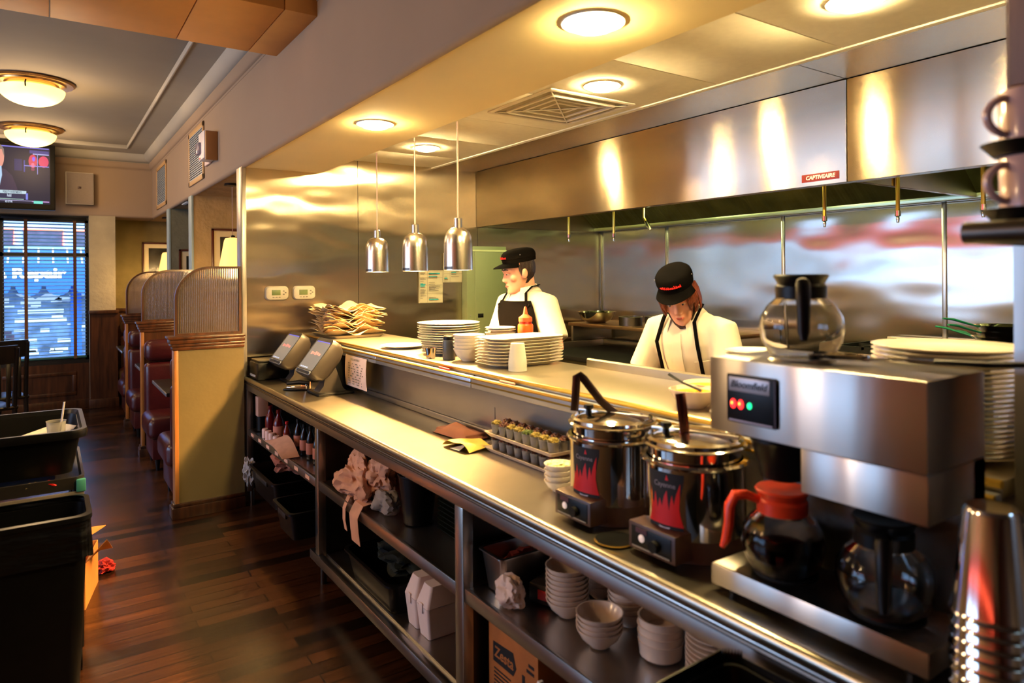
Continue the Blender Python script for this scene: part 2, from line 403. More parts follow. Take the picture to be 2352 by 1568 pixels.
# kitchen ceiling
def kitchen_tiles():
    b = B()
    ys = [-0.5, 0.3, 0.91, 1.52, 2.14, 2.75, 3.37, 3.98, 4.59, 5.08]
    for y0, y1 in zip(ys, ys[1:]): b.box(1.722, 2.655, y0 + 0.003, y1 - 0.003, 2.51, 2.53, 0.002)
    return b
struct('ceiling_tile', kitchen_tiles(), TILE, 'cream ceiling tiles over the cooks')
struct('trim_4', B().box(2.655, 2.685, -0.5, 5.08, 2.503, 2.53).box(1.72, 1.74, -0.5, 5.08, 2.503, 2.53).box(1.72, 2.68, -0.5, 5.08, 2.53, 2.6), TILE, 'pale grid rail along the ceiling tiles')
struct('ceiling_steel', B().box(2.685, 3.1, -0.5, 1.748, 2.511, 2.6).box(2.685, 3.1, 1.755, 5.08, 2.511, 2.6).box(3.1, 4.6, -0.5, 5.2, 2.58, 2.62), STEEL_HOOD, 'stainless panels between tiles and hood')
# kitchen walls
b = B()
for x0, x1 in ((1.15, 2.01), (2.014, 3.1), (3.104, 4.6)): b.box(x0, x1, 5.08, 5.2, 0, 2.62)
struct('wall_end', b, STEEL_WALL, 'stainless clad end wall behind the heat lamps')
struct('trim_5', B().box(1.143, 1.175, 5.072, 5.083, 0.86, 2.39, 0.002).box(1.14, 1.15, 5.08, 5.205, 0, 2.39, 0.002), M('corner_guard', '#c8c2b8', 0.35, 0.9, var=0.03), 'pale metal corner guard of the end wall')
b = B()
for y0, y1 in ((-0.5, 0.85), (0.853, 1.95), (1.953, 3.05), (3.053, 4.2), (4.203, 5.08)): b.box(4.52, 4.62, y0, y1, 0, 2.6)
struct('wall_kitchen', b, STEEL_BACK, 'stainless back wall of the cook line')
b = B()
for y in (0.851, 1.951, 3.051, 4.201, 5.05): b.box(4.51, 4.522, y - 0.012, y + 0.012, 0.9, 2.04, 0.002)
struct('trim_6', b, STEEL, 'vertical seam strips of the back wall')
struct('wall_right', B().box(1.56, 4.6, 0.43, 0.55, 0, 2.51), STEEL_MACHINE, 'stainless stub wall ending the pass opening')
struct('trim_7', B().box(1.548, 1.562, 0.536, 0.556, 1.86, 2.51, 0.003).box(1.50, 1.56, 0.25, 0.536, 1.95, 2.6, 0.004), wood('wood_reddish', '#3d2019', '#5e352a', 0.5), 'reddish brown panel above the mug shelf')
struct('wall_pass', B().box(1.602, 1.98, 0.56, 5.075, 0, 1.148), STEEL, 'low stainless wall between counter and cook line')
# dining walls
struct('wall_left', B().box(-4.7, -4.55, -4.2, 10.6, 0, 0.9).box(-4.7, -4.55, -4.2, 10.6, 2.3, 3.3).box(-4.7, -4.55, -4.2, 2.5, 0.9, 2.3).box(-4.7, -4.55, 7.3, 10.6, 0.9, 2.3).box(-4.7, -4.55, 4.7, 5.1, 0.9, 2.3), PLASTER, 'dining room street wall')
struct('trim_8', B().box(-4.55, -4.50, -4.2, 10.0, 2.3, 2.75), M('red_valance', '#a3231b', 0.6, var=0.1), 'red band above the street windows')
struct('wall_front', B().box(-4.7, 4.7, -4.2, -4.05, 0, 3.3), WOOD_D, 'dining room wall behind the viewer')
struct('wall_entry', B().box(4.6, 4.72, -4.2, -0.5, 0, 3.3).box(1.72, 4.7, -0.62, -0.5, 0, 2.6), PLASTER, 'wall closing the service corner')
b = B()
for y0, y1 in ((-2.0, 1.0), (1.1, 4.6), (4.7, 8.0)): b.tube([(-4.47, y0, 2.52), (-4.47, y1, 2.52)], 0.02, 8)
struct('trim_11', b, M('red_neon_band', '#ff3010', 0.4, emit=(1.0, 0.13, 0.06), estr=5.0, var=0.01), 'red neon tube along the band over the street windows')
# far window wall
struct('wall_back', B().box(-4.6, -0.46, 10.1, 10.5, 0, 2.4).box(-0.46, 0.44, 10.1, 10.5, 0, 0.59).box(-0.46, 0.44, 10.1, 10.5, 2.37, 2.4), PLASTER_TAN, 'wall round the street window')
struct('wall_pier', B().box(0.44, 0.725, 10.0, 10.6, 0, 2.4), M('plaster_pale_olive', '#a29678', 0.85, var=0.1, vscale=4, bump=0.15, bscale=25), 'plaster pier beside the street window')
struct('wall_alcove', B().box(0.725, 2.7, 10.5, 10.62, 0, 2.4), M('plaster_olive', '#7f7146', 0.85, var=0.14, vscale=4, bump=0.15, bscale=25), 'olive plaster wall of the last booth')
struct('wall_booths', B().box(2.6, 2.72, 5.2, 10.6, 0, 2.5), PLASTER_TAN, 'wall along the booths')
struct('wall_stub', B().box(1.155, 2.6, 7.05, 7.2, 0, 2.39), PLASTER_TAN, 'tan plaster stub wall behind the second booth divider')
struct('wall_stub.001', B().box(1.155, 2.6, 8.5, 8.65, 0, 2.39), PLASTER_GREEN, 'sage plaster stub wall behind the third booth divider')
struct('trim_9', B().box(1.135, 1.157, 7.045, 7.205, 0, 2.39, 0.003).box(1.135, 1.157, 8.495, 8.655, 0, 2.39, 0.003), M('bluish_edge', '#8fa0a0', 0.5, var=0.05), 'pale corner edges of the stub walls')
# panelled wainscot
b = B()
b.box(-4.6, 0.44, 10.07, 10.1, 0, 0.56).box(0.44, 0.74, 9.965, 10.0, 0, 1.17).box(0.725, 1.2, 10.46, 10.5, 0, 1.17)
for x0, x1 in ((-2.2, -0.5), (-0.44, 0.3)):
    b.box(x0, x1, 10.055, 10.075, 0.42, 0.46, 0.004).box(x0, x1, 10.055, 10.075, 0.17, 0.21, 0.004).box(x1 - 0.04, x1, 10.055, 10.075, 0.21, 0.42, 0.004)
struct('wall_wainscot', b, WOOD_D, 'dark wood wainscot under the window')
struct('trim_10', B().box(0.43, 0.755, 9.94, 10.0, 1.17, 1.215, 0.006).box(0.725, 1.2, 10.43, 10.5, 1.17, 1.215, 0.006), WOOD_D, 'chair rail on the wainscot')
struct('baseboard_back', B().box(-4.6, 0.745, 10.03, 10.08, 0, 0.11, 0.006).box(0.43, 0.75, 9.93, 9.975, 0, 0.11, 0.006), WOOD_D, 'dark baseboard under the window')
# window_1 with mullions
w = struct('window_1', B().box(-0.46, -0.42, 10.12, 10.2, 0.59, 2.37).box(0.40, 0.44, 10.12, 10.2, 0.59, 2.37).box(-0.46, 0.44, 10.12, 10.2, 0.59, 0.65).box(-0.46, 0.44, 10.12, 10.2, 2.31, 2.37).box(-0.46, 0.44, 10.12, 10.2, 1.885, 1.935).box(-0.5, 0.45, 10.09, 10.12, 2.34, 2.41).box(-0.5, 0.45, 10.08, 10.13, 0.56, 0.6), M('window_frame_dark', '#12100e', 0.4, var=0.15), 'dark framed street window')
obj('window_pane', B().box(-0.43, 0.41, 10.155, 10.16, 0.64, 2.33), PANE, w)

t = thing('window_blind', 'open wooden slat blind in the far street window', 'blind', (0, 10.115, 0))
b = B()
z = 0.68
while z < 2.30:
    b.box(-0.43, 0.41, -0.024, 0.024, z - 0.0015, z + 0.0015, mat=Matrix.Translation((0, 0, z)) @ Matrix.Rotation(radians(-14), 4, 'X') @ Matrix.Translation((0, 0, -z)))
    z += 0.0445
obj('slat_panel', b, M('blind_slats', '#8fb3c4', 0.5, var=0.05), t)
for x in (-0.205, 0.292): obj('ladder_tape', B().box(x - 0.018, x + 0.018, -0.032, -0.029, 0.62, 2.36), M('brown_tape', '#5b3a1c', 0.8, var=0.1), t)
obj('head_rail', B().box(-0.44, 0.42, -0.035, 0.02, 2.335, 2.375, 0.004), BLACK_P, t)
obj('bottom_rail', B().box(-0.43, 0.41, -0.022, 0.022, 0.625, 0.65, 0.004), M('blind_rail', '#2a5a55', 0.5, var=0.1), t)

# ------------------------------------------------------------------ the street outside the window
struct('floor_street', B().box(-12, 10, 10.7, 19.5, -0.4, -0.3), M('asphalt', '#6b7078', 0.9, var=0.1), 'pale street outside the window')
t = thing('storefront', 'blue repair shop across the street seen through the blinds', 'shop', (0.0, 17.5, -0.3))
SB = M('shop_blue_grey', '#9fb6c8', 0.8, var=0.06, vscale=2)
obj('facade', B().box(-6, 6, 0, 0.4, 0, 6.0), SB, t)
AWN = M('awning_blue', '#2f62b8', 0.8, var=0.08, vscale=3)
b = B().prism([(0.0, 2.55), (-0.8, 2.2), (-0.8, 1.78), (0.0, 1.78)], -5, 5, 'yz')
aw = obj('awning', b, AWN, t)
b = B()
for i in range(40): b.box(-4.9 + i * 0.25, -4.87 + i * 0.25, -0.8, 0.0, 0, 0.012, mat=Matrix.Translation((0, 0, 2.56)) @ Matrix.Rotation(math.atan2(0.35, 0.8), 4, 'X'))
obj('stripes', b, PAPER_WH, aw)
b = B()
for i in range(20): b.tube([(-4.8 + i * 0.5, -0.79, 1.80), (-4.8 + i * 0.5, -0.77, 1.80)], 0.22, 16)
obj('scallops', b, AWN, aw)
text('lettering', 'a Repair', 0.27, M('sign_white', '#ffffff', 0.6, emit=(1, 1, 1), estr=1.2, var=0.01), aw, Matrix.Translation((-0.245, -0.812, 2.03)) @ FACE_Y, 0.004, 0, 0.012, 1.25)
b = B()
for x0, x1 in ((-1.75, -0.55), (-0.40, 0.30), (0.52, 1.4)): b.box(x0, x1, -0.03, 0.02, 2.62, 2.98)
obj('upper_window', b, M('dark_window', '#4a4650', 0.3, var=0.2), t)
NEON = M('red_neon', '#ff5030', 0.4, emit=(1.0, 0.10, 0.05), estr=7.0, var=0.01)
b = B()
for x0, x1 in ((-1.75, -0.55), (-0.40, 0.30), (0.52, 1.4)): b.tube([(x0, -0.06, 2.96), (x1, -0.06, 2.96), (x1, -0.06, 2.64)], 0.018, 6)
obj('neon_tube', b, NEON, t)
SHOPW = M('shop_window', '#62748a', 0.4, var=0.6, vscale=3.0)
b = B()
for x0, x1 in ((-3.4, -1.05), (-0.88, 0.42), (0.62, 2.6)): b.box(x0, x1, -0.06, 0.0, 0.2, 1.75)
obj('shop_window', b, SHOPW, t)
b = B()
for x in (0.42, 0.52): b.box(x, x + 0.1, -0.1, 0.0, 0.1, 1.75)
obj('door_frame', b, AWN, t)
b = B()
rr = random.Random(3)
for i in range(26):
    x = rr.uniform(-0.85, 0.6); zz = rr.uniform(0.3, 1.6); ww = rr.uniform(0.08, 0.3); hh = rr.uniform(0.03, 0.1)
    b.box(x, x + ww, -0.075, -0.06, zz, zz + hh)
b.box(-0.80, -0.36, -0.08, -0.06, 0.42, 0.66).box(-0.55, 0.35, -0.08, -0.06, 1.02, 1.10).box(-0.5, 0.3, -0.08, -0.06, 1.2, 1.28).box(-0.45, -0.1, -0.08, -0.06, 1.38, 1.46)
b.prism([(-0.55, 1.62), (-0.35, 1.62), (-0.2, 1.5), (0.0, 1.62), (0.3, 1.62), (0.1, 1.45), (-0.3, 1.45)], -0.08, -0.06, 'xz')
obj('window_sticker', b, PAPER_WH, t)
b = B()
for i in range(14):
    x = rr.choice((-1.9, -1.6, -0.85, 0.45, 1.2)) + rr.uniform(0, 0.25); zz = rr.uniform(0.3, 1.6); b.box(x, x + rr.uniform(0.08, 0.2), -0.078, -0.06, zz, zz + rr.uniform(0.05, 0.16))
obj('window_display', b, M('display_dark', '#2a2c3a', 0.6, var=0.7, vscale=9, col2='#6a3a40'), t)
obj('post', B().box(-1.0, -0.93, -0.14, -0.06, 0.1, 1.78), PAPER_WH, t)

# ------------------------------------------------------------------ dining ceiling lights
def dome_light(x, y, label, energy=34):
    t = thing('ceiling_dome_light', label, 'ceiling light', (x, y, 3.235), 0, 'dome lights on the dining ceiling')
    obj('mounting_ring', B().lathe([(0.10, 0), (0.29, 0), (0.305, -0.012), (0.29, -0.024), (0.24, -0.02), (0.235, -0.032), (0.19, -0.03), (0.18, -0.045), (0.10, -0.045)], n=48), M('copper_ring', '#b98a55', 0.25, 0.8, var=0.06), t)
    pr = [(0.0, -0.205)] + [(0.232 * sin(k / 12 * pi / 2), -0.205 + 0.135 * (1 - cos(k / 12 * pi / 2))) for k in range(1, 13)] + [(0.225, -0.066), (0.0, -0.07)]
    obj('glass_bowl', B().lathe(pr, n=48), BOWL_GLOW, t)
    for k in range(3):
        q = 0.35 + k * 2 * pi / 3
        obj('clip', B().tube([(0.215 * cos(q), 0.215 * sin(q), -0.045), (0.238 * cos(q), 0.238 * sin(q), -0.07), (0.228 * cos(q), 0.228 * sin(q), -0.10)], 0.006, 8), BLACK_P, t)
    l = bpy.data.lights.new('dome_bulb', 'POINT'); l.energy = energy; l.color = (1, 0.66, 0.36); l.shadow_soft_size = 0.2
    lo = bpy.data.objects.new('dome_bulb', l); COL.objects.link(lo); lo.location = (x, y, 2.93)
    return t
dome_light(-0.09, 6.85, 'alabaster bowl ceiling light with copper ring, the nearer of two')
dome_light(-0.13, 8.95, 'alabaster bowl ceiling light hanging in front of the television')
# ------------------------------------------------------------------ service counter
CX = 1.15; CB = 1.60; CT = 0.90; CY0, CY1 = 0.02, 5.065
def counter():
    t = thing('service_counter', 'long stainless service counter with open shelves under the worktop', 'counter', (0, 0, 0))
    prof = [(CB - 0.002, CT - 0.03), (CB - 0.002, CT), (CX + 0.03, CT), (CX + 0.018, CT + 0.004)]
    for k in range(9):
        a = pi / 2 + k / 8 * pi; prof.append((CX + 0.014 + 0.016 * cos(a), CT - 0.012 + 0.016 * sin(a)))
    prof += [(CX + 0.02, CT - 0.03)]
    obj('worktop', B().prism(prof, CY0, CY1, 'xz'), STEEL_TOP, t)
    obj('apron_rail', B().box(CX + 0.008, CX + 0.03, CY0, CY1, CT - 0.085, CT - 0.03, 0.003), STEEL, t)
    obj('apron_bead', B().tube([(CX + 0.008, CY0, CT - 0.04), (CX + 0.008, CY1, CT - 0.04)], 0.006, 8), STEEL_DARK, t)
    for y, nm in ((5.04, 0.05), (3.525, 0.05), (2.035, 0.055), (0.40, 0.055)):
        obj('post', B().box(CX + 0.008, CX + 0.05, y - nm / 2, y + nm / 2, 0.10, CT - 0.085, 0.003), STEEL, t)
    for y in (5.03, 3.52, 2.03, 0.42):
        obj('foot', B().tube([(CX + 0.04, y, 0), (CX + 0.04, y, 0.12)], 0.016, 12), STEEL_DARK, t)
        obj('foot', B().tube([(CB - 0.03, y, 0), (CB - 0.03, y, 0.12)], 0.016, 12), STEEL_DARK, t)
    for y0, y1 in ((3.55, 5.015), (2.065, 3.50), (0.43, 2.005)):
        s = obj('middle_shelf', B().box(CX + 0.012, CX + 0.03, y0, y1, 0.497, 0.545, 0.003).box(CX + 0.03, CB - 0.012, y0, y1, 0.528, 0.540), STEEL, t)
        if y1 > 5:
            b = B()
            for k in range(7): b.box(CX + 0.0095, CX + 0.0125, y0 + 0.1 + k * 0.2, y0 + 0.17 + k * 0.2, 0.512, 0.532)
            obj('label_strip', b, PAPER_PK, s)
    for y0, y1 in ((2.065, 3.62), (0.43, 2.005)):
        obj('lower_shelf', B().box(CX, CX + 0.03, y0, y1, 0.112, 0.16, 0.003).box(CX + 0.03, CB - 0.012, y0, y1, 0.135, 0.150).box(CX + 0.05, CX + 0.058, y0, y1, 0.150, 0.160), STEEL, t)
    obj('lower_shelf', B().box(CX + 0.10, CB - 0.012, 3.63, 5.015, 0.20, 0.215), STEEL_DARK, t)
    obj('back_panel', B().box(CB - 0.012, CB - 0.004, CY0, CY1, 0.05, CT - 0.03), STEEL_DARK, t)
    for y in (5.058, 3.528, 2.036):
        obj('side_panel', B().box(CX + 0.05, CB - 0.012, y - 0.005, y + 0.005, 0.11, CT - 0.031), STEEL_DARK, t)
    obj('back_upstand', B().box(CB - 0.018, CB - 0.002, CY0 + 0.6, CY1, CT, CT + 0.028, 0.006), STEEL, t)
    return t
counter()
# ------------------------------------------------------------------ pass shelf
SH = 1.187
t = thing('pass_shelf', 'stainless pass shelf with a ticket rail under the heat lamps', 'pass shelf')
obj('shelf_top', B().box(1.56, 2.05, 0.57, 5.07, SH - 0.037, SH, 0.005), STEEL_PASS, t)
obj('front_edge', B().tube([(1.556, 0.57, SH - 0.006), (1.556, 5.07, SH - 0.006)], 0.009, 8), BRASS, t)
b = B()
for y0, y1 in ((0.57, 2.56), (2.566, 3.6), (3.606, 4.22)): b.box(1.525, 1.556, y0, y1, SH - 0.072, SH - 0.022, 0.004)
tr = obj('ticket_rail', b, M('rail_alu', '#b5b9bd', 0.35, 0.8, var=0.05), t)
b = B()
for y0, y1 in ((0.57, 2.56), (2.566, 3.6), (3.606, 4.22)): b.tube([(1.522, y0, SH - 0.026), (1.522, y1, SH - 0.026)], 0.006, 6)
obj('rail_lip', b, BRASS, tr)
b = B()
for y0, y1 in ((0.57, 2.56), (2.566, 3.6), (3.606, 4.22)): b.box(1.5225, 1.526, y0, y1, SH - 0.052, SH - 0.045)
obj('brass_line', b, BRASS, tr)
for y in (2.57, 2.95, 3.4, 1.9, 2.25): obj('screw', B().tube([(1.548, y, SH - 0.0225), (1.548, y, SH - 0.019)], 0.004, 8), STEEL_DARK, tr)
obj('upstand', B().prism([(2.03, SH), (2.03, SH + 0.032), (2.036, SH + 0.038), (2.046, SH + 0.038), (2.05, SH + 0.032), (2.05, SH)], 0.57, 2.38, 'xz'), STEEL_TOP, t)

# ------------------------------------------------------------------ heat lamps
HB = M('heat_bulb', '#fff0d0', 0.3, emit=(1.0, 0.62, 0.22), estr=14.0, var=0.01)
def heat_lamp():
    t = thing('heat_lamp', 'x', 'heat lamp', (0, 0, 0), 0, 'heat lamps over the pass')
    pr = [(0.018, 0.218), (0.030, 0.216), (0.046, 0.208), (0.060, 0.192), (0.069, 0.168), (0.073, 0.135), (0.074, 0.0), (0.071, 0.0), (0.070, 0.134), (0.066, 0.164), (0.055, 0.188), (0.040, 0.203), (0.018, 0.210)]
    sh = obj('lamp_shade', B().lathe(pr, n=48), ALU, t)
    obj('maker_plate', B().sheet(lambda u, v: Vector((-0.0748 * cos(-0.65 + 0.8 * u), 0.0748 * sin(-0.65 + 0.8 * u), 0.004 + 0.014 * v)), 8, 1, 0.0006), STEEL_DARK, sh)
    obj('collar', B().lathe([(0.0, 0.206), (0.021, 0.206), (0.021, 0.262), (0.017, 0.266), (0.0, 0.266)], n=24), STEEL, t)
    obj('cord', B().tube([(0, 0, 0.262), (0.001, 0, 0.5), (0, 0, 0.757)], 0.0045, 8), M('cord_pinkish', '#b9988a', 0.5, var=0.05), t)
    obj('bulb', B().lathe([(0.0, 0.015), (0.025, 0.018), (0.042, 0.035), (0.045, 0.06), (0.03, 0.10), (0.018, 0.14), (0.0, 0.14)], (0, 0, 0.045), 20), HB, t)
    return t
HL = [(1.735, 4.06, 1.634, 'aluminium dome heat lamp nearest the stainless end wall'), (1.735, 3.52, 1.634, 'aluminium dome heat lamp hanging as middle one of three'), (1.735, 3.03, 1.634, 'aluminium dome heat lamp hanging closest to the cooks')]
h0 = heat_lamp()
for i, (x, y, z, lb) in enumerate(HL):
    o = h0 if i == 0 else dup(h0, (x, y, z), None, lb)
    o.location = (x, y, z); o['label'] = lb
    l = bpy.data.lights.new('heat_bulb_light', 'POINT'); l.energy = 175; l.color = (1, 0.56, 0.19); l.shadow_soft_size = 0.03
    lo = bpy.data.objects.new('heat_bulb_light', l); COL.objects.link(lo); lo.location = (x, y, z + 0.036)

# ------------------------------------------------------------------ recessed lights
def can(x, y, z, r, label, energy):
    t = thing('recessed_light', label, 'ceiling light', (x, y, z), 0, 'recessed lights over the pass and the cook line')
    obj('trim_ring', B().lathe([(r - 0.012, 0.0), (r + 0.006, -0.004), (r + 0.008, 0.0), (r + 0.004, 0.004), (r - 0.012, 0.004)], n=40), PAPER_WH, t)
    obj('lens', B().lathe([(0, -0.026), (r * 0.4, -0.025), (r * 0.68, -0.019), (r - 0.018, -0.008), (r - 0.013, 0.004), (0, 0.004)], n=40), LENS, t)
    l = bpy.data.lights.new('can_light', 'AREA'); l.shape = 'DISK'; l.size = 2 * r - 0.03; l.energy = energy; l.color = WARM; l.spread = radians(150)
    lo = bpy.data.objects.new('can_light', l); COL.objects.link(lo); lo.location = (x, y, z - 0.04)
KE = 7
can(1.41, 1.61, 2.388, 0.092, 'round recessed light in the yellow soffit, the larger nearer one', KE)
can(1.40, 3.29, 2.388, 0.088, 'round recessed light in the yellow soffit close to the end wall', KE)
can(2.21, 4.30, 2.508, 0.088, 'round recessed light in the tiles beyond the heat lamp cords', KE)
can(2.20, 2.45, 2.508, 0.082, 'round recessed light in the tiles beside the air diffuser', KE)
can(2.23, 1.23, 2.508, 0.085, 'round recessed light in the tiles cut off by the picture top', KE)

# air diffuser
t = thing('air_diffuser', 'white four-way ceiling air diffuser with open louvres', 'air vent', (2.30, 2.90, 2.508))
b = B()
for k, (o_, i_) in enumerate(((0.29, 0.262), (0.215, 0.200), (0.150, 0.136), (0.085, 0.072))):
    zz = -0.014 + 0.004 * k if k else -0.006
    R = [rrect(0, 0, z_, r_, r_, 0.02, 3) for z_, r_ in ((0.0, o_), (zz, o_), (zz - 0.004, (o_ + i_) / 2), (zz, i_), (0.0, i_))]
    b.loft(R, False, False)
obj('louvre_ring', b, PAPER_WH, t)
obj('dark_throat', B().box(-0.26, 0.26, -0.26, 0.26, -0.001, 0.001), M('throat_grey', '#8d8572', 0.8, var=0.1), t)
b = B()
for s_ in (1, -1): b.tube([(-0.25, -0.25 * s_, -0.006), (0.25, 0.25 * s_, -0.006)], 0.004, 6)
obj('corner_rib', b, PAPER_WH, t)

# ------------------------------------------------------------------ exhaust hood
t = thing('exhaust_hood', 'large stainless exhaust hood over the cook line', 'exhaust hood')
HX = 3.09
for y0, y1 in ((1.752, 5.075), (0.56, 1.748)):
    p = obj('hood_front', B().box(HX, HX + 0.02, y0, y1, 2.03, 2.508, 0.002).box(HX + 0.02, HX + 0.06, y0, y1, 2.03, 2.045), STEEL_HOOD, t)
obj('rear_rail', B().box(4.42, 4.5, 0.56, 5.07, 2.03, 2.075, 0.003), M('hood_rail', '#b8c0a0', 0.3, 1.0, var=0.05), t)
obj('filter_bank', B().prism([(3.95, 2.45), (4.42, 2.06), (4.44, 2.08), (3.97, 2.47)], 0.56, 5.07, 'xz'), M('hood_filters', '#6b6b48', 0.35, 0.9, var=0.2, vscale=5, bump=0.3, bscale=14, bstretch=(0, 1, 0)), t)
obj('hood_roof', B().box(HX + 0.02, 4.45, 0.56, 5.07, 2.47, 2.50), M('hood_inner', '#7d7a58', 0.35, 0.9, var=0.1), t)
obj('joint_channel', B().box(HX + 0.02, 4.42, 1.735, 1.765, 2.035, 2.47, 0.003), STEEL_HOOD, t)
obj('end_panel', B().box(HX + 0.02, 4.45, 5.05, 5.07, 2.03, 2.47), STEEL_HOOD, t)
obj('end_panel', B().box(HX + 0.02, 4.45, 0.56, 0.58, 2.03, 2.47), STEEL_HOOD, t)
sg = obj('maker_sign', B().box(HX - 0.003, HX, 1.787, 1.98, 2.050, 2.088, 0.001), RED_SIGN, t)
text('lettering', 'CAPTIVEAIRE', 0.026, M('sign_silver', '#e8e2d8', 0.4, var=0.03), sg, Matrix.Translation((HX - 0.0036, 1.883, 2.069)) @ FACE_X, 0.0004, 0.15, 0.0008, 0.98)
for y, zz in ((4.3, 0), (2.9, 0), (1.35, 0)):
    lp = obj('hood_lamp', B().lathe([(0, -0.03), (0.05, -0.02), (0.06, 0.0), (0.06, 0.02), (0, 0.02)], (3.55, y, 2.45), 20), M('hood_lamp_glass', '#d8e0a0', 0.3, emit=(0.85, 0.95, 0.35), estr=0.8, var=0.02), t)
    l = bpy.data.lights.new('hood_bulb', 'POINT'); l.energy = 16; l.color = (0.85, 0.95, 0.42); l.shadow_soft_size = 0.05
    lo = bpy.data.objects.new('hood_bulb', l); COL.objects.link(lo); lo.location = (3.55, y, 2.39)
# fire suppression nozzles
NZ = [(4.31, 1.875, 0, 'nearest the green cabinet'), (3.78, 1.853, 0, 'second along from the green cabinet'), (2.11, 1.855, 0, 'just past the red maker sign'), (1.723, 1.852, 0, 'behind the hood joint'), (1.348, 1.85, 0, 'behind the stacked mugs'), (3.45, 1.95, 1, 'bent over the seated pans')]
for y, z, bent, lb in NZ:
    t = thing('fire_nozzle', ('bent brass-tipped' if bent else 'straight brass-tipped') + ' suppression pipe hanging under the hood ' + ('near the middle' if bent else lb), 'fire nozzle', (3.5, y, z), 0, 'fire suppression nozzles under the hood')
    if bent:
        obj('drop_pipe', B().tube([(0, 0.02, 0.52), (0, 0.02, 0.06), (0, 0.0, 0.03)], 0.009, 8), BRASS, t)
        obj('nozzle_tip', B().tube([(0, 0.0, 0.03), (0, -0.02, 0.0), (0, -0.045, -0.03)], [0.012, 0.014, 0.006], 8), STEEL_BRIGHT, t)
    else:
        obj('drop_pipe', B().tube([(0, 0, 0.62), (0, 0, 0.055)], 0.010, 8), BRASS, t)
        obj('nozzle_tip', B().lathe([(0.0, 0), (0.006, 0.0), (0.009, 0.02), (0.007, 0.03), (0.014, 0.034), (0.014, 0.06), (0, 0.06)], n=12), STEEL_BRIGHT, t)

# ------------------------------------------------------------------ end wall items
def thermostat(x, label):
    t = thing('thermostat', label, 'thermostat', (x, 5.079, 1.49), 0, 'thermostats on the end wall')
    obj('case', B().loft([rrect(0, 0, z, a, b_, 0.03, 6) for z, a, b_ in ((0, 0.083, 0.051), (0.012, 0.083, 0.051), (0.024, 0.078, 0.046), (0.027, 0.07, 0.038))]).xf(Matrix(((1, 0, 0, 0), (0, 0, -1, 0), (0, 1, 0, 0), (0, 0, 0, 1)))), CREAM, t)
    obj('display', B().box(-0.04, 0.022, -0.0285, -0.026, -0.014, 0.024, 0.001), M('lcd_green', '#5f6f44', 0.3, var=0.1), t)
    for dx, dz in ((0.045, 0.016), (0.058, 0.004), (0.045, -0.008)): obj('button', B().box(dx - 0.006, dx + 0.006, -0.029, -0.026, dz - 0.004, dz + 0.004, 0.001), INK_GREY, t)
    for k in range(3): obj('button', B().box(-0.035 + k * 0.022, -0.021 + k * 0.022, -0.029, -0.026, -0.032, -0.026, 0.001), INK_GREY, t)
thermostat(1.384, 'cream thermostat with green display closer to the corner guard')
thermostat(1.582, 'cream thermostat with green display nearer the tan paper stack')
t = thing('electrical_panel', 'tall green-grey electrical cabinet on the end wall behind the standing cook', 'electrical cabinet', (3.14, 5.078, 0.75))
obj('cabinet_box', B().box(-0.2, 0.2, -0.09, 0, 0, 1.11, 0.004), GREEN_CAB, t)
dd = obj('cabinet_door', B().box(-0.125, 0.175, -0.098, -0.09, 0.05, 1.06, 0.004), GREEN_CAB, t)
obj('latch', B().box(-0.10, -0.045, -0.102, -0.098, 0.50, 0.535, 0.002), BLACK_P, dd)
for dx, dz in ((-0.17, 0.52), (0.182, 0.52), (0.187, 1.03), (0.187, 0.53)): obj('screw', B().tube([(dx, -0.09, dz), (dx, -0.094, dz)], 0.006, 10), STEEL, t)
obj('top_edge', B().box(-0.2, 0.2, -0.095, -0.09, 1.065, 1.08), M('enamel_pale', '#b9c294', 0.4, var=0.03), t)
def notice(x0, x1, z0, z1, y, label, seed):
    t = thing('wall_notice', label, 'notice', (x0, y, z0), 0, 'printed notices taped to the end wall')
    w, h = x1 - x0, z1 - z0; rr = random.Random(seed)
    obj('sheet', B().sheet(lambda u, v: Vector((u * w, -0.004 - 0.006 * sin(u * 3 + v * 2) ** 2, v * h)), 8, 8, 0.001), M('notice_paper', '#b0a88e', 0.8, var=0.03), t)
    b = B(); c = B()
    for fx in (0.02, 0.34, 0.97): b.box(fx * w - 0.001, fx * w + 0.001, -0.0135, -0.013, 0.02 * h, 0.97 * h)
    for fz in (0.02, 0.3, 0.55, 0.78, 0.97): b.box(0.02 * w, 0.97 * w, -0.0135, -0.013, fz * h - 0.001, fz * h + 0.001)
    for k in range(34):
        fx = rr.choice((0.05, 0.4)); fz = rr.uniform(0.05, 0.93); L_ = rr.uniform(0.1, 0.24) * (1 if fx < 0.1 else 2)
        (c if k % 6 == 0 else b).box(fx * w, min(fx + L_, 0.94) * w, -0.0136, -0.013, fz * h, fz * h + (0.009 if k % 6 == 0 else 0.004))
    obj('print', b, INK_GREY, t); obj('heading', c, TEAL, t)
notice(2.527, 2.752, 1.385, 1.655, 5.076, 'long printed notice on the end wall below the middle heat lamp', 1)
notice(2.755, 2.94, 1.553, 1.80, 5.076, 'short printed notice half behind the closest heat lamp', 2)

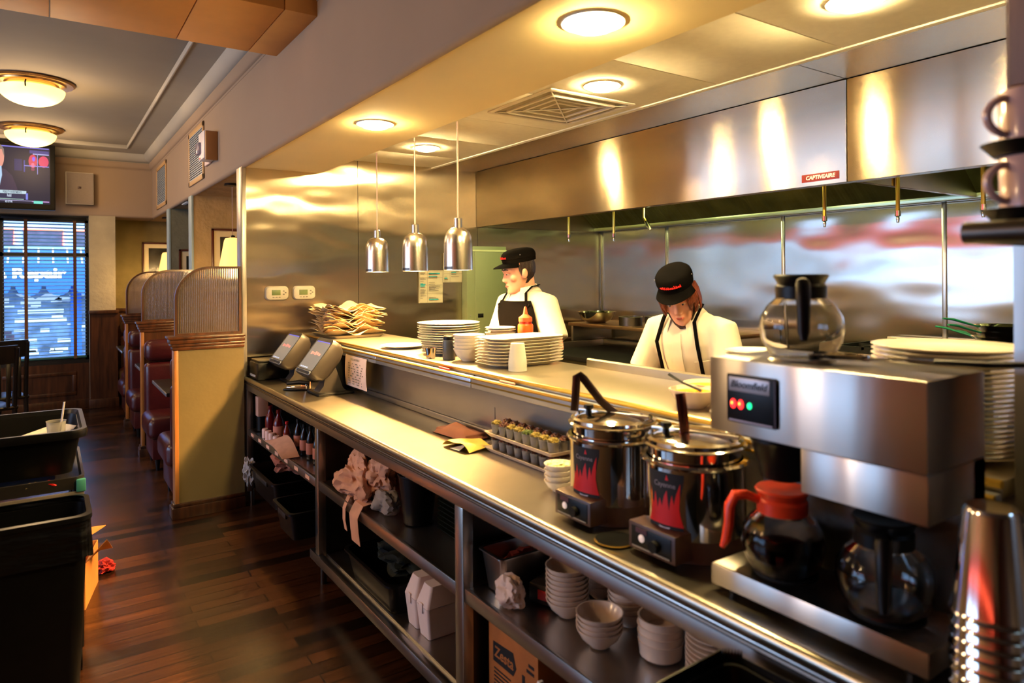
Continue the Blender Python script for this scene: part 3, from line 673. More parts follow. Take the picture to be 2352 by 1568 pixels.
# ------------------------------------------------------------------ mug shelf on the right
t = thing('mug_shelf', 'dark steel-edged shelf holding stacked mugs above the worktop', 'shelf', (0, 0, 0))
obj('shelf_board', B().box(1.19, 1.56, 0.10, 0.47, 1.650, 1.676, 0.004), M('shelf_brown', '#3a2117', 0.4, var=0.1), t)
obj('front_tube', B().tube([(1.185, 0.10, 1.662), (1.185, 0.482, 1.662)], 0.017, 12).tube([(1.185, 0.472, 1.662), (1.548, 0.472, 1.662)], 0.017, 12), STEEL_DARK, t)
obj('bracket', B().prism([(1.55, 1.65), (1.55, 1.45), (1.53, 1.45), (1.35, 1.65)], 0.34, 0.36, 'xz'), BLACK_P, t)
def mug():
    t = thing('coffee_mug', 'x', 'mug', (0, 0, 0), 0, 'stacked mugs on the shelf')
    obj('mug_body', B().lathe([(0.0, 0.0), (0.038, 0.0), (0.042, 0.004), (0.043, 0.092), (0.041, 0.095), (0.039, 0.092), (0.038, 0.01), (0.0, 0.008)], n=32), PINK_MUG, t)
    obj('handle', B().tube([(0.038 + 0.036 * sin(pi * k / 10), 0, 0.048 + 0.032 * cos(pi * k / 10)) for k in range(11)], 0.0065, 8), PINK_MUG, t)
    return t
def mat_tray(z, label):
    t = thing('bar_tray', label, 'tray', (1.278, 0.425, z), 0, 'black bar trays between the mugs')
    obj('tray_board', B().lathe([(0, 0), (0.05, 0), (0.068, 0.020), (0.065, 0.021), (0.046, 0.016), (0, 0.016)], n=32), BLACK_P, t)
mat_tray(1.680, 'black bar tray lying under the lower mug')
m0 = mug()
m0.location = (1.278, 0.425, 1.697); m0.rotation_euler = (0, 0, radians(150)); m0.scale = (1, 1, 0.9); m0['label'] = 'pinkish stoneware mug standing lower in the stack on the shelf'
mat_tray(1.784, 'black bar tray sandwiched between the two mugs')
dup(m0, (1.278, 0.425, 1.801), radians(150), 'pinkish stoneware mug standing topmost in the stack on the shelf')

# ------------------------------------------------------------------ cook line at the back
t = thing('flat_top_grill', 'black flat-top grill on a stainless stand behind the standing cook', 'grill', (0, 0, 0))
obj('grill_body', B().box(3.62, 4.45, 3.05, 4.95, 0.10, 0.90, 0.006), STEEL_DARK, t)
obj('griddle_plate', B().box(3.58, 4.45, 3.05, 4.95, 0.90, 0.935, 0.004), BLACK_M, t)
obj('splash_guard', B().box(4.42, 4.47, 3.05, 4.95, 0.935, 0.99, 0.003).box(3.75, 4.45, 4.93, 4.955, 0.935, 0.99), STEEL, t)
for y in (3.2, 4.8):
    for x in (3.7, 4.35): obj('leg', B().tube([(x, y, 0), (x, y, 0.12)], 0.025, 12), STEEL, t)
for k in range(5): obj('control_knob', B().tube([(3.62, 3.3 + k * 0.35, 0.7), (3.59, 3.3 + k * 0.35, 0.7)], 0.025, 16), BLACK_P, t)
t = thing('over_shelf', 'stainless over-shelf above the grill carrying pans', 'shelf', (0, 0, 0))
obj('shelf_board', B().box(4.0, 4.515, 3.1, 4.95, 1.14, 1.17, 0.004), M('shelf_brownish_steel', '#9a7a5e', 0.3, 0.9, var=0.06), t)
obj('bracket', B().box(4.02, 4.5, 4.90, 4.93, 1.0, 1.14, 0.003), STEEL, t)
obj('bracket', B().box(4.02, 4.5, 3.12, 3.15, 1.0, 1.14, 0.003), STEEL, t)
def bowl_steel(name, x, y, z, r, h, label, cat):
    single(name, B().lathe([(0, 0), (r * 0.45, 0), (r * 0.8, h * 0.35), (r, h), (r + 0.012, h + 0.002), (r - 0.003, h - 0.002), (r * 0.78, h * 0.37), (r * 0.43, 0.006), (0, 0.006)], n=36), STEEL_BRIGHT, label, cat, (x, y, z))
bowl_steel('mixing_bowl', 4.15, 4.72, 1.171, 0.17, 0.10, 'wide steel mixing bowl on the over-shelf beside the standing cook', 'bowl')
for x, y, r, h, lb in ((4.15, 4.28, 0.10, 0.075, 'small round steel pan on the over-shelf, next to the mixing bowl'), (4.22, 4.07, 0.08, 0.085, 'small upright steel canister on the over-shelf'), (4.12, 3.75, 0.12, 0.06, 'low steel pan on the over-shelf close to the bending cook')):
    t = thing('steel_pan', lb, 'pan', (x, y, 1.171))
    obj('pan_body', B().lathe([(0, 0), (r, 0), (r, h), (r - 0.004, h), (r - 0.004, 0.005), (0, 0.005)], n=28), STEEL_DARK, t)
    obj('rim', B().lathe([(r - 0.004, h - 0.002), (r + 0.006, h), (r - 0.004, h + 0.003)], n=28), STEEL, t)
t = thing('cooking_range', 'stainless gas range with a grated top at the back wall', 'range', (0, 0, 0))
obj('range_body', B().box(3.72, 4.48, 1.0, 2.25, 0.06, 1.16, 0.006), STEEL_DARK, t)
b = B()
for k in range(9): b.box(3.76, 4.4, 1.06 + k * 0.14, 1.075 + k * 0.14, 1.175, 1.195)
for k in range(4): b.box(3.76 + k * 0.2, 3.775 + k * 0.2, 1.04, 2.22, 1.16, 1.19)
obj('burner_grate', b, BLACK_M, t)
obj('back_riser', B().box(4.42, 4.48, 1.0, 2.25, 1.16, 1.20, 0.004), STEEL, t)
for k in range(4): obj('foot', B().tube([(3.8 + (k % 2) * 0.6, 1.1 + (k // 2) * 1.0, 0), (3.8 + (k % 2) * 0.6, 1.1 + (k // 2) * 1.0, 0.07)], 0.02, 10), BLACK_P, t)
def fry_pan(x, y, z, rz, label):
    t = thing('saute_pan', label, 'pan', (x, y, z), rz, 'pans with green handles on the range')
    obj('pan_bowl', B().lathe([(0, 0), (0.085, 0), (0.13, 0.05), (0.133, 0.052), (0.127, 0.05), (0.083, 0.005), (0, 0.005)], n=36), STEEL_BRIGHT, t)
    obj('handle', B().tube([(0.126, 0, 0.045), (0.16, 0, 0.055), (0.25, 0, 0.082), (0.30, 0, 0.088)], [0.008, 0.010, 0.013, 0.009], 8, 0.5), M('green_handle', '#0d6b4c', 0.45, var=0.05), t)
for i, (lb, rz) in enumerate((('bottom of the stack', 60), ('second from the stack bottom', 95), ('third from the stack bottom', 152), ('topmost of the stack', 143))):
    fry_pan(3.98, 1.46 - 0.006 * i, 1.197 + 0.029 * i, radians(rz), 'steel pan with green handle on the range, ' + lb)
from mathutils import noise as mn
def crumple(c, rx, ry, rz, seed=0, amp=0.35, sub=4, freq=2.6, floor=None):
    b = B(); bmesh.ops.create_icosphere(b.bm, subdivisions=sub, radius=1.0); off = Vector((seed * 7.3, seed * 3.1, seed * 1.7))
    for v in b.bm.verts:
        p = v.co.copy(); d = mn.noise(p * freq + off) * amp + abs(mn.noise(p * freq * 2.3 + off)) * -amp * 0.8
        q = p * (1 + d); v.co = Vector((c[0] + q.x * rx, c[1] + q.y * ry, max(c[2] + q.z * rz, floor if floor is not None else -9)))
    return b

# ------------------------------------------------------------------ order terminals
def terminal():
    t = thing('order_terminal', 'x', 'order terminal', (0, 0, 0), 0, 'order terminals on the counter end')
    T = Matrix.Translation((0.0, 0, 0.225)) @ Matrix.Rotation(radians(38), 4, 'Y')   # local: screen in YZ, facing -X
    def prof(k, hy, hz, x, r=0.03): return [T @ Vector((x, p.x, p.y)) for p in rrect(0, 0, 0, hy, hz, r, 4)]
    obj('housing', B().loft([prof(0, hy, hz, x) for x, hy, hz in ((0, 0.145, 0.128), (-0.012, 0.142, 0.124), (-0.012, 0.13, 0.10), (-0.010, 0.126, 0.098))] [::-1] + [prof(0, hy, hz, x) for x, hy, hz in ((0.045, 0.145, 0.128), (0.085, 0.125, 0.105), (0.11, 0.09, 0.07))]), GREY_P, t)
    s = obj('screen', B().box(-0.0125, -0.0095, -0.124, 0.124, -0.092, 0.094, mat=T), M('terminal_screen', '#3c3834', 0.35, emit=(0.50, 0.46, 0.40), estr=0.30, var=0.04), t)
    obj('chin', B().loft([prof(0, 0.138 - 0.01 * k, 0.0, -0.012 + 0.001 * k) if False else [T @ Vector((-0.012 - 0.004 * sin(k * pi / 3), p.x, p.y - 0.112)) for p in rrect(0, 0, 0, 0.128 - 0.004 * k, 0.013 - 0.002 * k, 0.012, 4)] for k in range(4)]), M('blue_grey_bezel', '#545b66', 0.35, var=0.05), t)
    obj('status_strip', B().box(-0.0135, -0.012, -0.11, 0.11, 0.094, 0.101, mat=T), M('blue_strip', '#20288a', 0.3, emit=(0.08, 0.1, 0.7), estr=0.6, var=0.03), t)
    b = B()
    for k in range(5): b.box(-0.0135, -0.0122, -0.085 + k * 0.034, -0.058 + k * 0.034, 0.005 + 0.004 * (k % 2), 0.021 + 0.004 * (k % 3), mat=T)
    obj('screen_mark', b, M('screen_pink', '#d98c84', 0.5, emit=(0.85, 0.35, 0.3), estr=0.25, var=0.03), s)
    b = B()
    for k in range(4): b.box(-0.0135, -0.0122, -0.03 + k * 0.035, -0.005 + k * 0.035, -0.086, -0.078, mat=T)
    obj('screen_line', b, M('screen_blue', '#9fb3d8', 0.5, emit=(0.5, 0.6, 0.9), estr=0.3, var=0.03), s)
    obj('stand', B().prism([(0.0, 0.012), (0.17, 0.012), (0.15, 0.03), (0.10, 0.17), (0.075, 0.20), (0.05, 0.17), (0.03, 0.05)], -0.05, 0.05, 'xz'), GREY_P, t)
    obj('pivot_screw', B().tube([(0.075, -0.058, 0.165), (0.075, -0.050, 0.165)], 0.009, 12), STEEL_BRIGHT, t)
    obj('base_plate', B().box(-0.02, 0.20, -0.11, 0.11, 0, 0.014, 0.004), BLACK_P, t)
    return t
t0 = terminal(); t0.location = (1.335, 4.06, 0.901); t0['label'] = 'charcoal order terminal with tilted screen, standing before the taped order sheet'
dup(t0, (1.335, 4.66, 0.901), None, 'charcoal order terminal with tilted screen beside the black receipt printer')
t = thing('receipt_printer', 'low black receipt printer at the end of the counter by the booth divider', 'printer', (1.28, 4.93, 0.901))
obj('printer_case', B().box(-0.10, 0.12, -0.11, 0.11, 0, 0.12, 0.012), BLACK_P, t)
obj('paper_slot', B().box(-0.103, -0.10, -0.07, 0.07, 0.02, 0.035), CREAM, t)
obj('lid', B().box(-0.09, 0.11, -0.10, 0.10, 0.12, 0.135, 0.006), BLACK_P, t)
t = thing('receipt_printer', 'tall black printer box behind the nearer order terminal', 'printer', (1.545, 4.28, 0.901))
obj('printer_case', B().box(-0.045, 0.035, -0.13, 0.13, 0, 0.21, 0.008), BLACK_M, t)
obj('paper_slot', B().box(-0.048, -0.045, -0.06, 0.06, 0.15, 0.16), GREY_P, t)
t = thing('stapler', 'small black and chrome stapler lying open near the counter edge', 'stapler', (1.235, 4.31, 0.901), radians(-38))
obj('base', B().box(-0.02, 0.15, -0.017, 0.017, 0, 0.010, 0.003), BLACK_P, t)
obj('magazine', B().box(0.0, 0.13, -0.010, 0.010, 0.014, 0.024, 0.003).box(0.12, 0.14, -0.01, 0.01, 0.008, 0.045, 0.003), STEEL_BRIGHT, t)
obj('top_arm', B().tube([(0.14, 0, 0.045), (0.08, 0, 0.05), (0.0, 0, 0.042)], [0.014, 0.016, 0.010], 10), BLACK_P, t)
t = thing('card_slip', 'small pale slip propped behind the stapler', 'slip', (1.345, 4.29, 0.901), radians(-20))
obj('sheet', B().box(-0.03, 0.03, -0.001, 0.001, 0, 0.045), PAPER_PK, t)
# order sheet on the ticket rail
t = thing('order_sheet', 'handwritten sheet taped under the ticket rail', 'sheet', (1.519, 3.875, 0.945))
obj('sheet', B().sheet(lambda u, v: Vector((-0.006 * sin(v * 3) - 0.004, 0.165 - 0.33 * u, 0.185 * v)), 6, 8, 0.001), M('pinkish_paper', '#dcc0b2', 0.8, var=0.03), t)
b = B(); rr = random.Random(5)
for r_ in range(9):
    yy = 0.10
    while yy > -0.12:
        L_ = rr.uniform(0.006, 0.03); z_ = 0.018 + r_ * 0.015
        b.box(-0.0135, -0.0125, yy - L_, yy, z_, z_ + 0.006, mat=None); yy -= L_ + rr.uniform(0.012, 0.05)
for k in range(10): b.box(-0.0125, -0.0115, 0.06 - k * 0.014, 0.068 - k * 0.014, 0.160, 0.172)
obj('handwriting', b, INK_GREY, t)

# ------------------------------------------------------------------ on the pass shelf
S = SH + 0.0012
t = thing('steel_tray', 'shallow steel tray under the tan paper liners', 'tray', (1.76, 4.66, S))
obj('tray_body', B().taper(0, 0, 0, 0.17, 0.21, 0.02, 0.19, 0.23, 0.03, thick=0.003), STEEL, t)
def liner(i, n, seed):
    rr = random.Random(seed); q = (seed - 40) * 0.09; ph = [1.3 + q, 2.1 - q, 0.7 + 0.7 * q, 4.0 + q]; up = rr.uniform(0.03, 0.05)
    hw = rr.uniform(0.165, 0.20)
    def fn(u, v):
        x, y = (u - 0.5) * 2, (v - 0.5) * 2
        r = max(abs(x), abs(y)); w = 0.006 * sin(4 * x + ph[0]) * sin(3 * y + ph[1])
        c = up * max(0, r - 0.55) * (1 + 0.9 * sin(5 * math.atan2(y, x) + ph[2])) + 0.010 * r * sin(7 * math.atan2(y, x) + ph[3]) * r + 0.004 * sin(6 * x + seed) * r
        return Vector((x * hw, y * hw * 1.05, w * 0.5 + max(-0.004, c)))
    return B().sheet(fn, 16, 16, 0.0008)
NL = 22
for i in range(NL):
    o = single('paper_liner', liner(i, NL, 40 + i), PAPER_TAN, 'rumpled tan paper liner in the messy pile under the heat lamps', 'paper liner', (1.76 + random.uniform(-0.02, 0.02), 4.66 + random.uniform(-0.03, 0.03), S + 0.024 + i * 0.0082), random.uniform(-0.22, 0.22), 'tan paper liners in the pile')
def plate_mesh(r, h=0.018, m=CERAMIC, n=44):
    return B().lathe([(0, 0.0), (r * 0.55, 0.0), (r * 0.58, 0.003), (r * 0.72, 0.006), (r * 0.97, h - 0.004), (r, h - 0.001), (r * 0.985, h), (r * 0.70, 0.011), (r * 0.6, 0.007), (0, 0.006)], n=n).mesh('plate', m)
def bowl_mesh(r, h, m=CERAMIC, n=36):
    return B().lathe([(0, 0.0), (r * 0.42, 0.0), (r * 0.47, 0.004), (r * 0.78, h * 0.45), (r * 0.98, h - 0.004), (r, h), (r * 0.95, h), (r * 0.74, h * 0.5), (r * 0.42, 0.009), (0, 0.007)], n=n).mesh('bowl', m)
def stack(name, me, m, n, x, y, z, dz, labelfmt, cat, group, jig=0.0, dz2=None):
    for i in range(n):
        k = n - 1 - i
        single(name, me, m, labelfmt.format(nth(k, n)), cat, (x + random.uniform(-jig, jig), y + random.uniform(-jig, jig), z + i * dz), random.uniform(0, 6), group)
PL_S = plate_mesh(0.150); PL_L = plate_mesh(0.168)
stack('dinner_plate', PL_S, CERAMIC, 5, 1.79, 3.235, S, 0.0125, 'white dinner plate under the wider plates of the lamp-lit stack, {}', 'plate', 'white plates stacked under the heat lamps', 0.002)
stack('dinner_plate', PL_L, CERAMIC, 8, 1.79, 3.235, S + 0.0635, 0.0125, 'wide white dinner plate in the lamp-lit stack on the pass, {}', 'plate', 'wide white plates stacked under the heat lamps', 0.002)
single('side_plate', plate_mesh(0.13), CERAMIC, 'single white plate lying near the shelf edge below the closest heat lamp', 'plate', (1.72, 3.66, S))
BW = bowl_mesh(0.078, 0.062)
stack('cereal_bowl', BW, CERAMIC, 5, 1.705, 2.88, S, 0.017, 'white bowl in the stack tucked behind the oblong platters, {}', 'bowl', 'white bowls behind the oblong platters', 0.001)
stack('cereal_bowl', BW, CERAMIC, 5, 1.90, 2.895, S, 0.017, 'white bowl in the stack carrying two small plates, {}', 'bowl', 'white bowls under two small plates', 0.001)
PS = plate_mesh(0.078, 0.014)
stack('bread_plate', PS, CERAMIC, 2, 1.90, 2.895, S + 0.1315, 0.0105, 'small ivory plate lying on the bowls by the sauce bottle, {}', 'plate', 'small plates on the bowls', 0.003)
t = thing('pepper_mill', 'short dark jar beside the white bowls', 'jar', (1.655, 2.99, S))
obj('jar_body', B().lathe([(0, 0), (0.03, 0), (0.032, 0.004), (0.032, 0.09), (0.028, 0.1), (0, 0.1)], n=24), M('slate_jar', '#343a44', 0.4, var=0.1), t)
obj('lid', B().lathe([(0, 0.1), (0.029, 0.1), (0.029, 0.115), (0.024, 0.12), (0, 0.12)], n=24), BLACK_P, t)
t = thing('steel_ramekin', 'small polished steel cup beside the plate stack', 'cup', (1.61, 3.10, S))
obj('cup_body', B().lathe([(0, 0), (0.022, 0), (0.031, 0.052), (0.034, 0.054), (0.029, 0.052), (0.02, 0.004), (0, 0.004)], n=28), STEEL_BRIGHT, t)
def platter():
    L = [(0, 0.145, 0.075), (0.004, 0.150, 0.080), (0.016, 0.200, 0.108), (0.019, 0.206, 0.113), (0.020, 0.203, 0.110), (0.008, 0.150, 0.080), (0.006, 0.140, 0.07)]
    R = []
    for z, a, b_ in L:
        c = 0.042 * a / 0.2
        R.append([Vector(p) for p in ((a, b_ - c, z), (a - c, b_, z), (-a + c, b_, z), (-a, b_ - c, z), (-a, -b_ + c, z), (-a + c, -b_, z), (a - c, -b_, z), (a, -b_ + c, z))])
    return B().loft(R).mesh('platter', CERAMIC, True, 25)
PT = platter()
for i in range(9):
    single('oblong_platter', PT, CERAMIC, 'ivory oblong platter in the stack beside the clear cups, %s' % nth(8 - i, 9), 'platter', (1.835, 2.63, S + i * 0.0142), 0.0, 'oblong platters on the pass')
CC = B().lathe([(0.041, 0), (0.030, 0.082), (0.0, 0.083), (0.0, 0.080), (0.0285, 0.079), (0.0395, 0)], n=28).mesh('cup', M('frosted_cup', '#e9e2d2', 0.4, trans=0.35, ior=1.3, var=0.02))
for i in range(6):
    single('portion_cup', CC, None, 'frosted plastic cup upside down in the stack before the platters, %s' % nth(5 - i, 6), 'cup', (1.70, 2.455, S + i * 0.0075), 0, 'frosted cups upside down')
t = thing('sauce_bottle', 'clear squeeze bottle of red sauce with orange cap before the apron', 'squeeze bottle', (1.985, 2.795, S))
obj('bottle_body', B().lathe([(0, 0), (0.036, 0), (0.038, 0.004), (0.038, 0.15), (0.035, 0.17), (0.030, 0.185), (0, 0.185)], n=32), M('sauce_red', '#8e1d08', 0.25, var=0.08), t)
obj('sauce_top', B().lathe([(0.0385, 0.13), (0.0388, 0.131), (0.0388, 0.165), (0.036, 0.172), (0.0355, 0.172)], n=32), M('sauce_orange', '#e0551a', 0.3, var=0.05), t)
cp = obj('cap', B().lathe([(0, 0.185), (0.034, 0.185), (0.034, 0.205), (0.024, 0.212), (0.012, 0.222), (0.006, 0.255), (0.004, 0.26), (0, 0.26)], n=28), M('cap_orange', '#d8502a', 0.4, var=0.04), t)
# soup bowl near the machine
def soup_bowl(x, y, label, spoon):
    t = thing('soup_bowl', label, 'bowl', (x, y, S), 0, 'bowls of orange soup on the pass')
    obj('bowl_body', bowl_mesh(0.078, 0.058, CERAMIC2), CERAMIC2, t)
    obj('soup', B().lathe([(0, 0.047), (0.066, 0.047), (0.066, 0.045), (0, 0.045)], n=28), M('orange_soup', '#e89a10', 0.25, var=0.06), t)
soup_bowl(1.665, 1.44, 'white bowl of orange soup with a black spoon handle in it', True)
soup_bowl(1.80, 1.50, 'white bowl of orange soup half behind the spooned bowl', False)
single('soup_spoon', B().tube([(0.03, 0, 0.052), (-0.03, 0.01, 0.072), (-0.075, 0.02, 0.095)], [0.008, 0.006, 0.008], 8, 0.5), BLACK_P, 'black spoon handle sticking out of the orange soup', 'spoon', (1.665, 1.45, S), radians(-60))
single('side_plate', plate_mesh(0.07, 0.012), CERAMIC, 'small plate edge lying between soup bowl and coffee machine', 'plate', (1.66, 1.285, S))
stack('bread_plate', plate_mesh(0.088, 0.016), CERAMIC, 14, 1.79, 1.31, S, 0.0128, 'small ivory plate in the stack rising behind the coffee machine, {}', 'plate', 'small plates behind the coffee machine', 0.001)
stack('oval_plate', plate_mesh(0.158, 0.02), CERAMIC2, 22, 1.725, 0.74, S, 0.0108, 'large ivory plate in the tall stack beside the coffee machine, {}', 'plate', 'tall stack of large plates', 0.001)
for x, y, rz, c, lb in ((1.541, 2.30, 92, PAPER_PK, 'white and red pen lying in the ticket rail'), (1.541, 2.83, 88, RED, 'short red pen lying in the ticket rail')):
    t = thing('pen', lb, 'pen', (x, y, SH - 0.0165), radians(rz))
    obj('barrel', B().tube([(-0.05, 0, 0), (0.05, 0, 0)], 0.0045, 8), c, t)
    obj('tip', B().tube([(0.05, 0, 0), (0.062, 0, 0)], [0.0045, 0.001], 8), STEEL_BRIGHT, t)

# ------------------------------------------------------------------ on the counter
Z = CT + 0.0012
t = thing('folded_napkin', 'folded brown cloth on the worktop by the upstand', 'napkin', (1.50, 2.62, Z), radians(4))
obj('cloth', B().sheet(lambda u, v: Vector((-0.06 + 0.13 * u, -0.13 + 0.26 * v, 0.035 + 0.008 * sin(6 * u) * sin(5 * v) - 0.03 * (max(abs(u - .5), abs(v - .5)) * 2) ** 6)), 12, 14, 0.006), M('brown_cloth', '#7d4a34', 0.85, var=0.1), t)
obj('fold', B().box(-0.05, 0.06, -0.12, 0.12, 0, 0.026, 0.008), M('brown_cloth2', '#6b3d2c', 0.85, var=0.1), t)
t = thing('food_wrapper', 'yellow paper wrapper crumpled in front of the brown cloth', 'wrapper', (1.43, 2.42, Z), radians(8))
obj('wrapper_sheet', B().sheet(lambda u, v: Vector((-0.07 + 0.15 * u, -0.09 + 0.18 * v, 0.004 + 0.032 * sin(pi * v) * (0.6 + 0.4 * cos(3 * u)) + 0.008 * sin(9 * v + 2 * u))), 12, 16, 0.002), M('yellow_paper', '#c8a948', 0.7, var=0.1), t)
obj('inner_leaf', B().sheet(lambda u, v: Vector((-0.075 + 0.05 * u, -0.03 + 0.06 * v, 0.003 + 0.022 * u * (1 - v))), 6, 6, 0.001), PAPER_WH, t)
single('receipt_spike', B().lathe([(0, 0), (0.03, 0), (0.03, 0.006), (0.003, 0.008), (0.0015, 0.15), (0, 0.155)], n=16), STEEL_DARK, 'thin receipt spike standing behind the yellow wrapper', 'receipt spike', (1.545, 2.40, Z))
def sauce_tray(z, label):
    t = thing('serving_tray', label, 'tray', (1.512, 2.11, z), 0, 'ivory trays of sauce cups')
    obj('tray_body', B().taper(0, 0, 0, 0.052, 0.205, 0.018, 0.068, 0.225, 0.012, thick=0.004), CERAMIC2, t)
CUP = B().lathe([(0, 0), (0.0165, 0), (0.023, 0.043), (0.0245, 0.044), (0.0225, 0.043), (0.0155, 0.002), (0, 0.002)], n=20).mesh('cup', CLEAR_P)
FILLS = [M('salsa_dark', '#4a2416', 0.5, var=0.4, vscale=90), M('relish_yellow', '#8f7a34', 0.5, var=0.35, vscale=90), M('salsa_brown', '#5a3020', 0.5, var=0.4, vscale=90), M('green_herb', '#4a5a1e', 0.5, var=0.4, vscale=90)]
FM = {}
def cup_fill(k, top):
    if (k, top) not in FM:
        b = B().lathe([(0, 0.0025), (0.0155, 0.0025), (0.0215, 0.038), (0, 0.0385)], n=18) if not top else crumple((0, 0, 0.044), 0.021, 0.021, 0.013, k + 3, 0.5, 3, 3, 0.036)
        FM[(k, top)] = b.mesh('filling', FILLS[k])
    return FM[(k, top)]
def sauce_cup(x, y, z, body, top, label, group):
    t = thing('sauce_cup', label, 'sauce cup', (x, y, z), 0, group)
    obj('cup_wall', CUP, None, t); obj('filling', cup_fill(body, False), None, t); obj('topping', cup_fill(top, True), None, t)
sauce_tray(Z, 'ivory tray under the other tray, holding dark sauce cups')
for i in range(8):
    for j in range(2):
        sauce_cup(1.512 + (-0.026, 0.026)[j], 2.11 - 0.185 + i * 0.053, Z + 0.0055, 0, 0 if (i + j) % 3 else 2, 'clear cup of dark salsa in the lower tray', 'dark sauce cups in the lower tray')
sauce_tray(Z + 0.062, 'ivory tray stacked on top, holding yellow-filled sauce cups')
for i in range(8):
    for j in range(2):
        yl = j == 0
        sauce_cup(1.512 + (-0.026, 0.026)[j], 2.11 - 0.185 + i * 0.053, Z + 0.0675, 1 if yl else 2, (1, 1, 1, 3, 1, 1, 2, 1)[i % 8] if yl else 2, 'clear cup of yellow relish in the front row of the upper tray' if yl else 'clear cup of brown salsa in the back row of the upper tray', 'yellow relish cups in the upper tray' if yl else 'brown salsa cups in the upper tray')
SB_ = bowl_mesh(0.048, 0.036, CERAMIC)
stack('dip_bowl', SB_, CERAMIC, 4, 1.375, 1.755, Z, 0.018, 'small white dip bowl in the stack beside the soup kettle, {}', 'bowl', 'small dip bowls by the kettle')
single('salad_heap', crumple((0, 0, 0), 0.038, 0.038, 0.014, 9, 0.5, 3, 3), M('pale_slaw', '#cdc98a', 0.7, var=0.25, vscale=80), 'pale slaw heaped in the top dip bowl', 'slaw', (1.375, 1.755, Z + 0.083))
t = thing('round_coaster', 'black round coaster with a brass-toned rim between the kettles', 'coaster', (1.232, 1.335, Z))
obj('disc', B().lathe([(0, 0), (0.052, 0), (0.054, 0.004), (0.052, 0.007), (0.046, 0.006), (0, 0.005)], n=40), BLACK_P, t)
obj('rim', B().lathe([(0.0525, 0.002), (0.055, 0.004), (0.0525, 0.0065)], n=40), BRASS, t)

